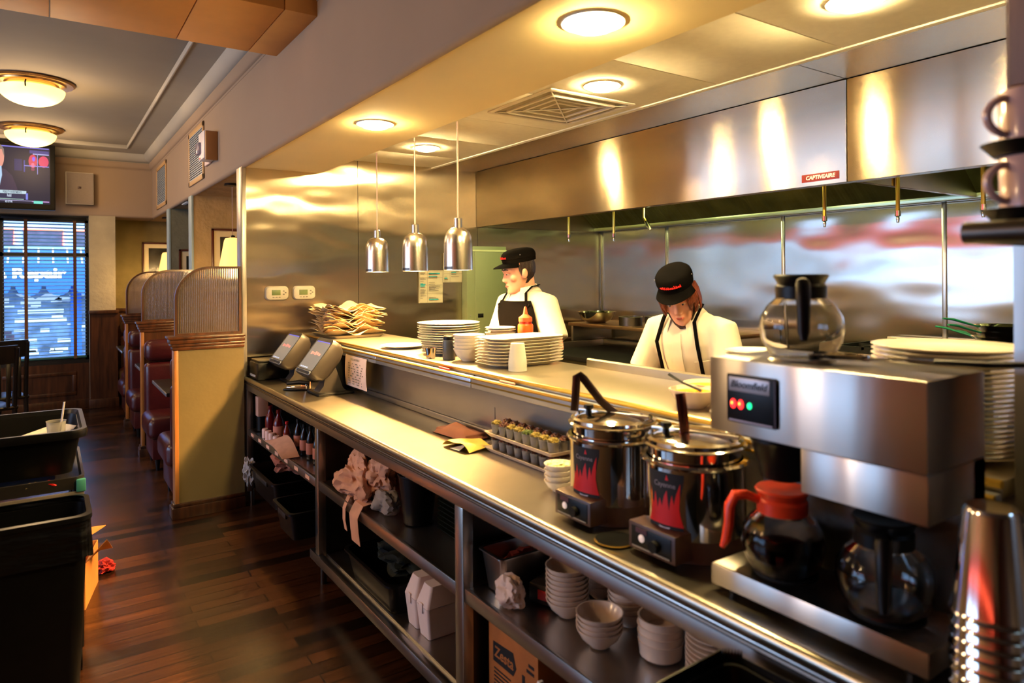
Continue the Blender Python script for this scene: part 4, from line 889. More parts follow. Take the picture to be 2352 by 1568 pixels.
# ------------------------------------------------------------------ soup kettles
def kettle(x, y, label, ladle):
    t = thing('soup_kettle', label, 'soup kettle', (x, y, Z), 0, 'soup kettles on the counter')
    R = 0.128
    b = B()
    n = 48; rings = []
    for r, z0, z1 in ((R - 0.004, 0, 0.055),):
        lo = []; hi = []
        for i in range(n):
            a = 2 * pi * i / n; k = abs(((a + pi / 4) % (pi / 2)) - pi / 4)
            lift = 0.022 if k < 0.32 else 0.0
            lo.append(Vector((r * cos(a), r * sin(a), z0 + lift))); hi.append(Vector(((r + 0.004) * cos(a), (r + 0.004) * sin(a), z1)))
        b.loft([lo, hi])
    base = obj('base', b, BROWN_ENAMEL, t)
    cb = obj('control_box', B().box(-R - 0.03, -R + 0.05, -0.078, 0.078, 0.010, 0.078, 0.003), BROWN_ENAMEL, t)
    obj('control_face', B().box(-R - 0.032, -R - 0.03, -0.066, 0.066, 0.018, 0.070, 0.001), BLACK_P, cb)
    obj('knob', B().tube([(-R - 0.032, -0.018, 0.040), (-R - 0.046, -0.018, 0.040)], 0.014, 20), BLACK_M, cb)
    obj('pilot_lamp', B().ball((-R - 0.033, 0.030, 0.044), 0.004, 0.010, 0.010), M('pilot_white', '#e8d4c8', 0.4, emit=(1, 0.75, 0.65), estr=0.25, var=0.05), cb)
    obj('warning_plate', B().box(-R - 0.0335, -R - 0.032, 0.012, 0.05, 0.056, 0.068), M('maroon_plate', '#4a2028', 0.5, var=0.1), cb)
    obj('scale_line', B().box(-R - 0.0335, -R - 0.032, -0.062, 0.062, 0.019, 0.022), STEEL, cb)
    obj('jacket', B().lathe([(R - 0.01, 0.05), (R, 0.055), (R, 0.222), (R + 0.008, 0.226), (R + 0.010, 0.231), (R + 0.006, 0.236), (R - 0.006, 0.236), (R - 0.008, 0.20)], n=64), STEEL_BRIGHT, t)
    obj('inset_pot', B().lathe([(R - 0.012, 0.20), (R - 0.010, 0.262), (R + 0.002, 0.266), (R + 0.004, 0.270), (R - 0.002, 0.273), (R - 0.012, 0.270), (R - 0.014, 0.21)], n=64), STEEL_BRIGHT, t)
    lid = obj('lid', B().lathe([(0, 0.296), (0.03, 0.295), (R - 0.035, 0.288), (R - 0.020, 0.282), (R - 0.012, 0.287), (R - 0.004, 0.282), (R - 0.003, 0.272), (R - 0.014, 0.274), (0, 0.285)], n=64), STEEL_BRIGHT, t)
    obj('lid_hinge', B().box(-0.006, 0.006, -R + 0.012, R - 0.012, 0.287, 0.297, 0.002, mat=Matrix.Rotation(radians(20), 4, 'Z')), STEEL, lid)
    obj('lid_knob', B().lathe([(0, 0.285), (0.010, 0.288), (0.008, 0.302), (0.016, 0.31), (0.014, 0.318), (0, 0.32)], (-0.055, 0.045, 0), 16), BLACK_P, lid)
    # curved label with flames
    a0 = radians(187); rl = R + 0.0008
    def cyl(ang, z, k=0): rr_ = rl + 0.0006 * k; return Vector((rr_ * cos(a0 + ang), rr_ * sin(a0 + ang), z))
    def half(v): return 0.40 - 0.085 * sin(pi * min(1, max(0, (v - 0.15) / 0.7)))      # waisted outline
    z0_, z1_ = 0.062, 0.214
    lb = obj('label', B().sheet(lambda u, v: cyl((u * 2 - 1) * -half(v), z0_ + (z1_ - z0_) * v), 20, 10), INK, t)
    pk = [0.60, 0.86, 0.50, 0.66, 0.40, 0.72, 0.62, 0.45, 0.58, 0.40, 0.66, 0.46, 0.52]
    def fl(u, v):
        s = u * (len(pk) - 1); i = min(int(s), len(pk) - 2); f_ = s - i
        h = pk[i] * (1 - f_) + pk[i + 1] * f_; vb = 0.16; vv = vb + (h - vb) * v
        return cyl((u * 2 - 1) * -half(vv), z0_ + (z1_ - z0_) * vv, 1)
    obj('flames', B().sheet(fl, 48, 5), RED_FLAME, lb)
    def curved_text(body, size, ang, z, m, bold=0.0):
        o = text('lettering', body, size, m, lb, Matrix.Identity(4), 0.0, 0, bold)
        for v in o.data.vertices: v.co = cyl(ang + v.co.x / rl, z + v.co.y, 1.6)
    curved_text('Cayenne', 0.018, 0.0, 0.184, M('label_grey', '#9a8f94', 0.6, var=0.02))
    b = B(); b.sheet(lambda u, v: cyl(0.06 + (u - 0.5) * 0.075 * (1 - v), 0.196 + 0.014 * v, 1.6), 4, 4); obj('red_tip', b, RED_FLAME, lb)
    b = B(); b.sheet(lambda u, v: cyl((u - 0.5) * 0.26 * (1 - 0.5 * (1 - v)), 0.068 + 0.012 * v + 0.004 * abs(u - 0.5), 1.6), 8, 2); obj('emblem', b, M('label_silver', '#cfc4c8', 0.5, var=0.02), lb)
    return t
kettle(1.38, 1.50, 'stainless soup kettle with a flame label, its ladle bent over the lid', 0)
kettle(1.38, 1.195, 'stainless soup kettle with a flame label, next to the coffee machine', 1)
single('soup_ladle', B().tube([(0.06, 0.02, 0.287), (0.02, 0.045, 0.33), (-0.02, 0.075, 0.395), (-0.028, 0.082, 0.405), (-0.036, 0.088, 0.400), (-0.040, 0.090, 0.33), (-0.042, 0.092, 0.30)], [0.012] * 7, 8, 0.22, up=(-0.7, -0.7, 0.1)), M('ladle_brown_steel', '#6b5850', 0.28, 1.0, var=0.05), 'bent steel ladle handle hooked over the farther kettle', 'ladle', (1.33, 1.475, Z))
single('soup_ladle', B().tube([(0.0, 0.0, 0.284), (0.0, 0.0, 0.31), (-0.004, 0.003, 0.355), (-0.008, 0.006, 0.395)], [0.012, 0.0125, 0.013, 0.013], 10, 0.22, up=(-0.7, -0.7, 0.1)), M('ladle_red_reflection', '#8a5a52', 0.2, 1.0, var=0.05), 'straight steel ladle handle standing in the kettle by the coffee machine', 'ladle', (1.35, 1.20, Z))  # red reflection on this handle is put into the steel colour

# ------------------------------------------------------------------ coffee machine
t = thing('coffee_machine', 'stainless coffee brewer with warmers beside the soup kettles', 'coffee machine', (1.22, 0.555, CT))
D = 0.222; L = 0.455
obj('warmer_base', B().box(0, D, 0, L, 0.015, 0.060, 0.003), STEEL_MACHINE, t)
for x in (0.03, D - 0.03):
    for y in (0.04, L - 0.04): obj('foot', B().tube([(x, y, 0), (x, y, 0.016)], 0.012, 10), BLACK_P, t)
top = obj('brewer_head', B().box(0, D, 0, L, 0.358, 0.518, 0.003), STEEL_MACHINE, t)
obj('tank_housing', B().box(0.001, D, 0.0, 0.235, 0.272, 0.358, 0.002), STEEL_MACHINE, t)
obj('back_column', B().box(0.172, D, 0.0, L - 0.012, 0.060, 0.358, 0.002), STEEL_DARK, t)
obj('brew_funnel', B().lathe([(0, 0), (0.045, 0.0), (0.066, 0.075), (0.070, 0.08), (0.070, 0.092), (0, 0.092)], (0.085, 0.33, 0.266), 32), BLACK_P, t)
for y in (0.115, 0.33): obj('warmer_plate', B().lathe([(0, 0.060), (0.066, 0.060), (0.064, 0.066), (0, 0.066)], (0.09, y, 0), 36), BLACK_M, t)
obj('top_warmer', B().lathe([(0, 0.518), (0.07, 0.518), (0.067, 0.523), (0, 0.523)], (0.11, 0.30, 0), 36), STEEL, t)
pn = obj('control_panel', B().box(-0.006, 0, 0.285, 0.405, 0.385, 0.488, 0.003), BLACK_P, t)
npl = obj('name_plate', B().box(-0.0075, -0.006, 0.298, 0.398, 0.452, 0.482, 0.0005), M('plate_silver', '#a9a4a6', 0.4, 0.6, var=0.03), pn)
text('lettering', 'Bloomfield', 0.0205, INK, npl, Matrix.Translation((-0.0078, 0.349, 0.467)) @ FACE_X, 0.0002, 0.3, 0.0004, 1.0)
for y, c, nm in ((0.387, (1.0, 0.03, 0.03), 'red'), (0.368, (1.0, 0.03, 0.03), 'red'), (0.346, (0.02, 1.0, 0.35), 'green')):
    lp = obj('indicator_lamp', B().ball((-0.007, y, 0.425), 0.005, 0.0068 if nm == 'red' else 0.005, 0.0105 if nm == 'red' else 0.007), M('lamp_' + nm, '#ff2020' if nm == 'red' else '#20d060', 0.3, emit=c, estr=2.2 if nm == 'red' else 1.6, var=0.01), pn, label=nm + ' indicator lamp')
    if nm == 'red': obj('lamp_core', B().ball((-0.0115, y, 0.427), 0.0015, 0.0025, 0.003), M('lamp_core', '#ffb020', 0.3, emit=(1, 0.45, 0.05), estr=3, var=0.01), lp)
obj('trim_strip', B().box(-0.0075, -0.006, 0.292, 0.398, 0.388, 0.392), M('strip_pink', '#a08a8a', 0.4, 0.5, var=0.03), pn)
obj('red_edge', B().box(-0.0065, -0.0055, 0.2845, 0.288, 0.388, 0.485), M('maroon_edge', '#3a0c0c', 0.4, var=0.05), pn)
def carafe(x, y, z, rz, label, pm, fill, lidded=True):
    t = thing('coffee_carafe', label, 'coffee carafe', (x, y, z), rz, 'glass coffee carafes')
    prof = [(0.0, 0.0), (0.056, 0.0), (0.066, 0.006), (0.080, 0.032), (0.0855, 0.060), (0.082, 0.086), (0.068, 0.110), (0.050, 0.126), (0.046, 0.136)]
    inner = [(r - 0.0022, zz + 0.002) if r > 0 else (0, 0.0025) for r, zz in prof[::-1]]
    obj('glass_globe', B().lathe(prof + inner[:-1] + [(0, 0.0025)], n=48), GLASS, t)
    if fill:
        pr = [(0, 0.003)] + [(r - 0.003, max(zz, 0.003)) for r, zz in prof[1:] if zz < fill - 0.004]
        r_f = pr[-1][0] * 0.99; pr += [(r_f, fill), (0, fill)]
        obj('coffee', B().lathe(pr, n=48), COFFEE, t)
    obj('collar', B().lathe([(0.044, 0.124), (0.051, 0.122), (0.052, 0.150), (0.047, 0.156), (0.056, 0.172), (0.053, 0.176), (0.0, 0.170), (0, 0.160), (0.043, 0.158)], n=36), pm, t)
    obj('handle', B().tube([(0.046, 0, 0.148), (0.075, 0, 0.160), (0.098, 0, 0.158), (0.110, 0, 0.135), (0.112, 0, 0.095), (0.118, 0, 0.062), (0.126, 0, 0.045)], [0.011, 0.0125, 0.014, 0.014, 0.013, 0.012, 0.007], 12, 0.8), pm, t)
    obj('band', B().lathe([(0.0815, 0.083), (0.0835, 0.084), (0.0815, 0.087)], n=40) if False else B().lathe([(0.0505, 0.121), (0.053, 0.123), (0.0505, 0.126)], n=40), STEEL_BRIGHT, t)
carafe(1.30, 0.885, CT + 0.067, radians(140), 'glass coffee carafe with an orange handle, half full, on the warmer', ORANGE_P, 0.088)
carafe(1.30, 0.67, CT + 0.067, radians(207), 'glass coffee carafe with a black handle, nearly empty, on the warmer', BLACK_P, 0.022)
carafe(1.335, 0.86, CT + 0.524, radians(215), 'empty glass coffee carafe with a black handle on top of the machine', BLACK_P, 0)
t = thing('serving_spoon', 'slotted steel serving spoon with a dark handle lying on the coffee machine', 'spoon', (1.345, 0.73, CT + 0.521), radians(-72))
b = B().sheet(lambda u, v: Vector((-0.10 + 0.11 * u, (v - 0.5) * 0.055 * sin(pi * min(1, 0.25 + u * 0.75)) * 1.2, 0.004 + 0.012 * (2 * v - 1) ** 2)), 14, 8, 0.0015)
obj('spoon_bowl', b, STEEL_BRIGHT, t)
obj('shank', B().tube([(0.0, 0, 0.008), (0.08, 0, 0.014), (0.14, 0, 0.012)], [0.006, 0.005, 0.005], 8, 0.5), STEEL_BRIGHT, t)
obj('grip', B().tube([(0.12, 0, 0.012), (0.20, 0, 0.012), (0.26, 0, 0.016)], [0.007, 0.009, 0.008], 10, 0.7), BLACK_P, t)
# steel tumblers
TM = B().lathe([(0.058, 0.0), (0.060, 0.003), (0.056, 0.010), (0.040, 0.165), (0.036, 0.172), (0.0, 0.173), (0, 0.170), (0.034, 0.168), (0.054, 0.006)], n=40).mesh('tumbler', STEEL_BRIGHT)
for i in range(9):
    single('malt_cup', TM, None, 'steel malt cup upside down in the stack beside the coffee machine, %s' % nth(8 - i, 9), 'malt cup', (1.238, 0.468, Z + i * 0.0195), 0, 'steel malt cups beside the coffee machine')
for i in range(8):
    single('malt_cup', TM, None, 'steel malt cup upside down in the stack at the picture edge, %s' % nth(7 - i, 8), 'malt cup', (1.335, 0.395, Z + i * 0.0195), 0, 'steel malt cups at the picture edge')
t = thing('creamer_jug', 'dark steel jug behind the malt cups', 'jug', (1.49, 0.60, Z))
obj('jug_body', B().lathe([(0, 0), (0.04, 0), (0.045, 0.01), (0.04, 0.1), (0.036, 0.16), (0.042, 0.175), (0.038, 0.175), (0.033, 0.16), (0, 0.15)], n=28), M('jug_brown_steel', '#3d2c27', 0.25, 0.9, var=0.1), t)
obj('handle', B().tube([(-0.036, -0.01, 0.15), (-0.07, -0.02, 0.14), (-0.07, -0.02, 0.06), (-0.042, -0.01, 0.04)], 0.005, 8), M('jug_brown_steel', '#3d2c27', 0.25, 0.9), t)
# ------------------------------------------------------------------ goods under the counter
MS = 0.546; LS = 0.1515
BW2 = bowl_mesh(0.068, 0.052, CERAMIC2); BW3 = bowl_mesh(0.064, 0.05, CERAMIC2)
stack('soup_bowl', BW2, CERAMIC2, 8, 1.335, 1.665, MS, 0.0148, 'ivory bowl in the tallest stack on the middle shelf, {}', 'bowl', 'tallest stack of ivory bowls under the counter', 0.001)
stack('soup_bowl', BW2, CERAMIC2, 4, 1.30, 1.475, MS, 0.0148, 'ivory bowl in the short front stack on the middle shelf, {}', 'bowl', 'short front stack of ivory bowls', 0.001)
stack('soup_bowl', BW3, CERAMIC2, 7, 1.50, 1.70, MS, 0.0148, 'ivory bowl in the stack hidden behind the tallest bowls, {}', 'bowl', 'ivory bowls behind the tallest stack', 0.001)
stack('soup_bowl', BW3, CERAMIC2, 8, 1.452, 1.515, MS, 0.0148, 'ivory bowl in the stack behind the short front bowls, {}', 'bowl', 'ivory bowls behind the short stack', 0.001)
CR = B().lathe([(0, 0), (0.048, 0), (0.058, 0.008), (0.062, 0.045), (0.064, 0.05), (0.059, 0.05), (0.055, 0.01), (0, 0.006)], n=36).mesh('crock', CERAMIC2)
stack('casserole_dish', CR, None, 4, 1.40, 1.335, MS, 0.021, 'straight-sided ivory dish in the stack beside the soup bowls, {}', 'dish', 'straight-sided ivory dishes', 0.001)
stack('side_plate', plate_mesh(0.082, 0.016, CERAMIC2), CERAMIC2, 11, 1.425, 1.16, MS, 0.0135, 'ivory side plate in the stack above the black bin, {}', 'plate', 'ivory side plates under the counter', 0.001)
t = thing('steel_food_pan', 'deep steel food pan on the middle shelf beside the post', 'food pan', (1.335, 1.925, MS))
obj('pan_body', B().taper(0, 0, 0, 0.10, 0.055, 0.13, 0.118, 0.068, 0.02, thick=0.003), STEEL, t)
obj('rim', B().loft([rrect(0, 0, z, a, b_, 0.02, 4) for z, a, b_ in ((0.127, 0.117, 0.067), (0.128, 0.126, 0.076), (0.132, 0.126, 0.076), (0.133, 0.116, 0.066))], False, False), STEEL, t)
single('red_cloth', crumple((0, 0, 0.05), 0.08, 0.04, 0.05, 4, 0.5, 3), M('dull_red_cloth', '#7a2a22', 0.85, var=0.2), 'dull red cloth stuffed in the steel food pan', 'cloth', (1.335, 1.925, MS + 0.02))
single('plastic_bag', crumple((0, 0, 0.05), 0.055, 0.055, 0.05, 11, 0.35, 4, 1.5, 0.0), CLEAR_BAG, 'crumpled cloudy plastic bag behind the steel pan', 'plastic bag', (1.44, 1.80, MS + 0.06))
t = thing('wrap_box', 'dark box of wrap with red print lying behind the tall bowls', 'box', (1.40, 1.80, MS), radians(20))
obj('carton', B().box(-0.10, 0.10, -0.045, 0.045, 0, 0.06, 0.002), M('dark_carton', '#2a2220', 0.6, var=0.15), t)
obj('red_print', B().box(-0.102, -0.10, -0.03, 0.01, 0.015, 0.045), RED, t)
single('paper_bag', crumple((0, 0, 0.045), 0.045, 0.06, 0.055, 17, 0.35, 4, 1.5, 0.0), M('whitish_bag', '#d8bba8', 0.6, var=0.08), 'crumpled whitish bag at the front of the middle shelf by the pan', 'bag', (1.225, 1.815, MS))
t = thing('cracker_carton', 'orange-brown cardboard cracker carton on the bottom shelf', 'carton', (1.245, 1.70, LS))
obj('carton_body', B().box(0, 0.28, 0, 0.285, 0, 0.27, 0.003), CARD, t)
pn = obj('print_panel', B().prism([(0.135, 0.150), (0.255, 0.150), (0.255, 0.215), (0.135, 0.225), (0.118, 0.18)], -0.0012, 0.0, 'yz'), INK, t)
text('lettering', 'Zesta', 0.05, CARD, pn, Matrix.Translation((-0.0014, 0.19, 0.184)) @ FACE_X, 0.0002, 0.1, 0.001)
b = B()
for k in range(5): b.box(-0.0012, 0, 0.15 + 0.004 * k, 0.25, 0.125 - k * 0.013, 0.130 - k * 0.013)
b.box(-0.0012, 0, 0.07, 0.085, 0.02, 0.18).box(-0.0012, 0, 0.20, 0.25, 0.02, 0.06).box(-0.0012, 0, 0.02, 0.06, 0.2, 0.21).box(-0.0012, 0, 0.02, 0.05, 0.22, 0.23)
obj('small_print', b, INK, t)
t = thing('paper_flyer', 'white pointed paper bag with a dark emblem leaning on the carton', 'paper bag', (1.215, 1.655, LS))
obj('bag_body', B().loft([[Vector((x, y, z)) for x, y in ((-0.012 * k, -0.07 * k), (0.02 * k + 0.012, -0.055 * k), (0.02 * k + 0.012, 0.055 * k), (-0.012 * k, 0.07 * k))] for z, k in ((0, 1.0), (0.12, 0.72), (0.23, 0.08))]), PAPER_WH, t)
obj('emblem', B().sheet(lambda u, v: Vector((-0.0125 + 0.0 * u, 0.02 * (2 * u - 1) * sin(pi * v), 0.06 + 0.06 * v)), 8, 8, 0.001), INK, t)
# ---- middle bay
single('crumpled_paper', crumple((0, 0, 0.085), 0.085, 0.20, 0.11, 21, 0.5, 5, 1.5, 0.0), PAPER_PK, 'big wad of pale crumpled wrapping paper spilling over the middle shelf', 'paper', (1.235, 3.13, MS))
single('crumpled_paper', crumple((0, 0, 0.06), 0.07, 0.11, 0.085, 25, 0.5, 4, 1.6, 0.0), PAPER_PK, 'smaller wad of wrapping paper on top of the big wad', 'paper', (1.28, 2.98, MS + 0.075))
def strip(w, pts): return B().sheet(lambda u, v: Vector((pts[min(int(v * (len(pts) - 1)), len(pts) - 2)][0] * (1 - (v * (len(pts) - 1)) % 1 if v < 1 else 0) + pts[min(int(v * (len(pts) - 1)), len(pts) - 2) + 1][0] * ((v * (len(pts) - 1)) % 1 if v < 1 else 1), (u - 0.5) * w + 0.01 * sin(v * 5), pts[min(int(v * (len(pts) - 1)), len(pts) - 2)][1] * (1 - (v * (len(pts) - 1)) % 1 if v < 1 else 0) + pts[min(int(v * (len(pts) - 1)), len(pts) - 2) + 1][1] * ((v * (len(pts) - 1)) % 1 if v < 1 else 1))), 4, 12, 0.002)
single('paper_strip', strip(0.10, [(0.05, 0.03), (0.0, 0.02), (-0.03, -0.03), (-0.03, -0.09), (-0.024, -0.15)]), PAPER_PK, 'broad tongue of wrapping paper hanging over the shelf edge', 'paper', (1.175, 2.97, MS))
single('paper_strip', strip(0.035, [(0.05, 0.03), (0.0, 0.02), (-0.025, -0.03), (-0.03, -0.08), (-0.022, -0.13)]), PAPER_PK, 'narrow tongue of wrapping paper hanging over the shelf edge', 'paper', (1.175, 3.10, MS))
t = thing('plastic_jug', 'salmon plastic jug on the middle shelf behind the paper', 'jug', (1.40, 2.93, MS))
obj('jug_body', B().lathe([(0, 0), (0.06, 0), (0.062, 0.02), (0.062, 0.17), (0.05, 0.21), (0.03, 0.24), (0, 0.24)], n=28), M('salmon_plastic', '#c76a55', 0.45, var=0.05), t)
obj('cap', B().lathe([(0, 0.24), (0.025, 0.24), (0.025, 0.262), (0, 0.262)], n=20), PAPER_WH, t)
single('plastic_jug', B().lathe([(0, 0), (0.05, 0), (0.052, 0.16), (0.03, 0.22), (0.02, 0.25), (0, 0.25)], n=24), M('salmon_plastic2', '#b9735a', 0.45, var=0.05), 'pinkish bottle standing at the back of the middle shelf', 'jug', (1.50, 3.20, MS))
t = thing('utensil_bucket', 'black bucket stuffed with cartons on the middle shelf', 'bucket', (1.32, 2.67, MS))
obj('bucket_body', B().lathe([(0, 0), (0.062, 0), (0.083, 0.20), (0.087, 0.203), (0.087, 0.21), (0.080, 0.208), (0.06, 0.006), (0, 0.006)], n=36), BLACK_P, t)
for k, (x, y, rz) in enumerate(((-0.03, 0.02, 0.3), (0.02, -0.01, -0.4), (0.0, 0.04, 0.8), (0.03, 0.04, 0.1))):
    single('folded_carton', B().box(-0.004, 0.004, -0.022, 0.022, 0, 0.16 + 0.02 * (k % 2), mat=Matrix.Rotation(rz, 4, 'Z')), (PAPER_WH, INK, PAPER_PK, PAPER_WH)[k], 'folded carton standing in the black bucket, ' + ('pale front one', 'dark one', 'pinkish one', 'pale back one')[k], 'carton', (1.32 + x, 2.67 + y, MS + 0.09))
single('plastic_bag', crumple((0, 0, 0.05), 0.06, 0.085, 0.055, 31, 0.35, 4, 1.5, 0.0), CLEAR_BAG, 'cloudy plastic bag lying beside the black bucket', 'plastic bag', (1.25, 2.84, MS))
for i in range(8):
    single('food_tray', B().taper(0, 0, 0, 0.10, 0.13, 0.018, 0.12, 0.15, 0.02, thick=0.003), M('dark_tray', '#16201d', 0.5, var=0.15), 'dark plastic tray stacked behind the black bucket, ' + nth(7 - i, 8), 'tray', (1.45, 2.38, MS + i * 0.0195), 0, 'dark plastic trays under the counter')
single('kraft_bag', crumple((0, 0, 0.05), 0.09, 0.17, 0.055, 35, 0.55, 4, 2.2, 0.0), M('kraft_bag', '#8a4a26', 0.8, var=0.12), 'flattened kraft bag on the bottom shelf below the wrapping paper', 'paper bag', (1.38, 3.14, LS + 0.19))
t = thing('bus_tub', 'black bus tub on the bottom shelf with a light-struck rim', 'bus tub', (1.36, 2.95, LS))
obj('tub_body', B().taper(0, 0, 0, 0.14, 0.24, 0.135, 0.165, 0.27, 0.04, thick=0.004), BLACK_P, t)
obj('rim', B().loft([rrect(0, 0, z, a, b_, 0.05, 5) for z, a, b_ in ((0.128, 0.164, 0.269), (0.128, 0.178, 0.283), (0.137, 0.178, 0.283), (0.138, 0.163, 0.268))], False, False), BLACK_P, t)
single('green_apron', crumple((0, 0, 0.06), 0.12, 0.20, 0.06, 41, 0.5, 4, 2.0, 0.0), GREEN_CLOTH, 'dark green cloth heaped in the bus tub on the bottom shelf', 'cloth', (1.37, 2.90, LS + 0.09))
def clam(y, label):
    t = thing('takeout_box', label, 'takeout box', (1.335, y, LS), 0, 'white foam takeout boxes')
    obj('box_base', B().taper(0, 0, 0, 0.085, 0.043, 0.125, 0.098, 0.052, 0.012), FOAM, t)
    obj('box_lid', B().taper(0, 0, 0.127, 0.098, 0.052, 0.205, 0.07, 0.034, 0.012), FOAM, t)
    obj('hinge_notch', B().box(-0.102, -0.098, -0.014, 0.014, 0.10, 0.14, 0.003), FOAM, t)
clam(2.588, 'white foam takeout box on the bottom shelf next to the bus tub')
clam(2.480, 'white foam takeout box on the bottom shelf next to the steel post')
# ---- far bay
def glass_bottle(x, y, h, r, body, cap, label, lab=None, group=None):
    t = thing('sauce_bottle', label, 'bottle', (x, y, MS), 0, group)
    obj('bottle_body', B().lathe([(0, 0), (r, 0), (r * 1.03, 0.004), (r * 1.03, h * 0.55), (r * 0.8, h * 0.68), (r * 0.4, h * 0.82), (r * 0.38, h * 0.9), (0, h * 0.9)], n=20), body, t)
    obj('cap', B().lathe([(0, h * 0.9), (r * 0.48, h * 0.9), (r * 0.46, h), (0, h)], n=16), cap, t)
    if lab: obj('paper_label', B().lathe([(r * 1.035, h * 0.15), (r * 1.06, h * 0.16), (r * 1.06, h * 0.48), (r * 1.035, h * 0.49)], n=20), lab, t)
KET = M('ketchup_red', '#5a0a0c', 0.2, var=0.1); DRK = M('dark_bottle', '#140807', 0.2, var=0.15); LABP = M('label_pinkish', '#b5705a', 0.7, var=0.08)
glass_bottle(1.235, 4.70, 0.20, 0.034, KET, KET, 'round red ketchup bottle in the far bay, nearer the white box', None, 'ketchup bottles')
glass_bottle(1.24, 4.52, 0.20, 0.034, KET, KET, 'round red ketchup bottle with a pinkish label in the far bay', LABP, 'ketchup bottles')
glass_bottle(1.24, 4.34, 0.155, 0.022, M('hot_sauce', '#7a2413', 0.2, var=0.1), RED, 'small hot sauce bottle with a red cap in the far bay', LABP)
for i, y in enumerate((4.20, 4.08, 3.96, 3.84)):
    glass_bottle(1.27, y, 0.19 - 0.01 * (i % 2), 0.027, DRK, BLACK_P, 'dark sauce bottle with a pinkish label in the far bay, ' + ('beside the hot sauce', 'second from the hot sauce', 'third from the hot sauce', 'beside the steel post')[i], LABP, 'dark sauce bottles in the far bay')
t = thing('sugar_caddy', 'dark jar with a pale carton on top at the end of the far bay', 'jar', (1.23, 4.90, MS))
obj('jar_body', B().lathe([(0, 0), (0.036, 0), (0.036, 0.10), (0, 0.10)], n=24), BLACK_P, t)
obj('carton_top', B().box(-0.035, 0.035, -0.035, 0.035, 0.10, 0.235, 0.004), M('pale_carton', '#c39a86', 0.6, var=0.08), t)
SJ = B().lathe([(0, 0), (0.02, 0), (0.021, 0.05), (0.018, 0.06), (0, 0.06)], n=18).mesh('jar', M('salt_white', '#e0b8a8', 0.5, var=0.05))
for i, (x, y) in enumerate(((1.19, 4.66), (1.19, 4.58), (1.19, 4.50), (1.19, 4.40))):
    single('salt_shaker', SJ, None, 'small white shaker before the ketchup bottles, ' + ('closest to the pale carton', 'second from the pale carton', 'third from the pale carton', 'closest to the hot sauce')[i], 'shaker', (x, y, MS), 0, 'white shakers in the far bay')
single('paper_cone', B().sheet(lambda u, v: Vector((-0.05 + 0.10 * v, -0.20 + 0.40 * u, 0.004 + 0.065 * sin(pi * u) * (0.3 + 0.7 * v) + 0.03 * u)), 14, 8, 0.002), PAPER_PK, 'folded pink-brown paper draped over the shelf lip in the far bay', 'paper', (1.17, 4.22, MS + 0.002))
single('kraft_bag', crumple((0, 0, 0.08), 0.13, 0.17, 0.09, 51, 0.35, 4, 1.4, 0.0), M('pinkish_bag', '#a05a42', 0.8, var=0.1), 'pinkish-brown paper bag heaped in the far black tub', 'paper bag', (1.30, 4.46, 0.345))
def tub(x, y, z, hx, hy, h, label):
    t = thing('bus_tub', label, 'bus tub', (x, y, z), 0, None)
    obj('tub_body', B().taper(0, 0, 0, hx * 0.9, hy * 0.9, h, hx, hy, 0.03, thick=0.004), BLACK_P, t)
    obj('rim', B().loft([rrect(0, 0, zz, a, b_, 0.035, 5) for zz, a, b_ in ((h - 0.012, hx, hy), (h - 0.012, hx + 0.013, hy + 0.013), (h, hx + 0.013, hy + 0.013), (h + 0.001, hx - 0.002, hy - 0.002))], False, False), BLACK_P, t)
    obj('grip', B().box(-hx * 0.97 - 0.012, -hx * 0.94, -hy * 0.45, hy * 0.45, h - 0.05, h - 0.02, 0.003), GREY_P, t)
tub(1.305, 4.40, 0.216, 0.205, 0.28, 0.165, 'black tub under the far bay filled with a paper bag')
tub(1.255, 3.755, 0.216, 0.21, 0.155, 0.15, 'black tub jutting out under the far bay beside the post')
single('plastic_bag', crumple((0, 0, 0.0), 0.04, 0.05, 0.09, 61, 0.5, 4, 2.4), CLEAR_BAG, 'clear plastic bag hanging off the far black tub', 'plastic bag', (1.11, 4.755, 0.31))

# ------------------------------------------------------------------ bin in the aisle, lower corner
t = thing('waste_bin', 'black lined bin standing in the aisle against the counter', 'bin', (0.885, 0.66, 0.0))
obj('bin_body', B().taper(0, 0, 0.0, 0.19, 0.19, 0.84, 0.228, 0.215, 0.03, thick=0.006), BLACK_P, t)
b = B()
n = 64
def edge(k, up):
    p = rrect(0, 0, 0, 0.236, 0.222, 0.03, 15)[k % 64]; return Vector((p.x, p.y, 0.80 if not up else 0.852 + (0.012 if k % 2 else 0)))
b.sheet(lambda u, v: edge(int(round(u * 64)), v > 0.5), 64, 1, 0.003)
obj('serrated_liner', b, M('bin_liner', '#050505', 0.35, var=0.2), t)
for x, y, c in ((-0.05, 0.06, M('glint_red', '#c23a2a', 0.2, var=0.1)), (0.06, 0.09, M('glint_copper', '#b5533a', 0.2, 0.6, var=0.1)), (0.02, -0.02, RED)):  # red specular glints inside the bin, put in as coloured lumps
    single('glint_lump', crumple((0, 0, 0), 0.035, 0.035, 0.025, int(x * 900), 0.5, 3), c, 'crumpled ' + ('red', 'copper-coloured', 'bright red')[0 if x < 0 else 1 if x > 0.04 else 2] + ' lump coloured as a glint in the black bin', 'wrapper', (0.885 + x, 0.66 + y, 0.72))
single('rubbish_bag', crumple((0, 0, 0), 0.175, 0.165, 0.05, 71, 0.3, 4), M('rubbish_black', '#060606', 0.4, var=0.3), 'black rubbish bag filling the bin by the counter', 'rubbish bag', (0.885, 0.66, 0.665))
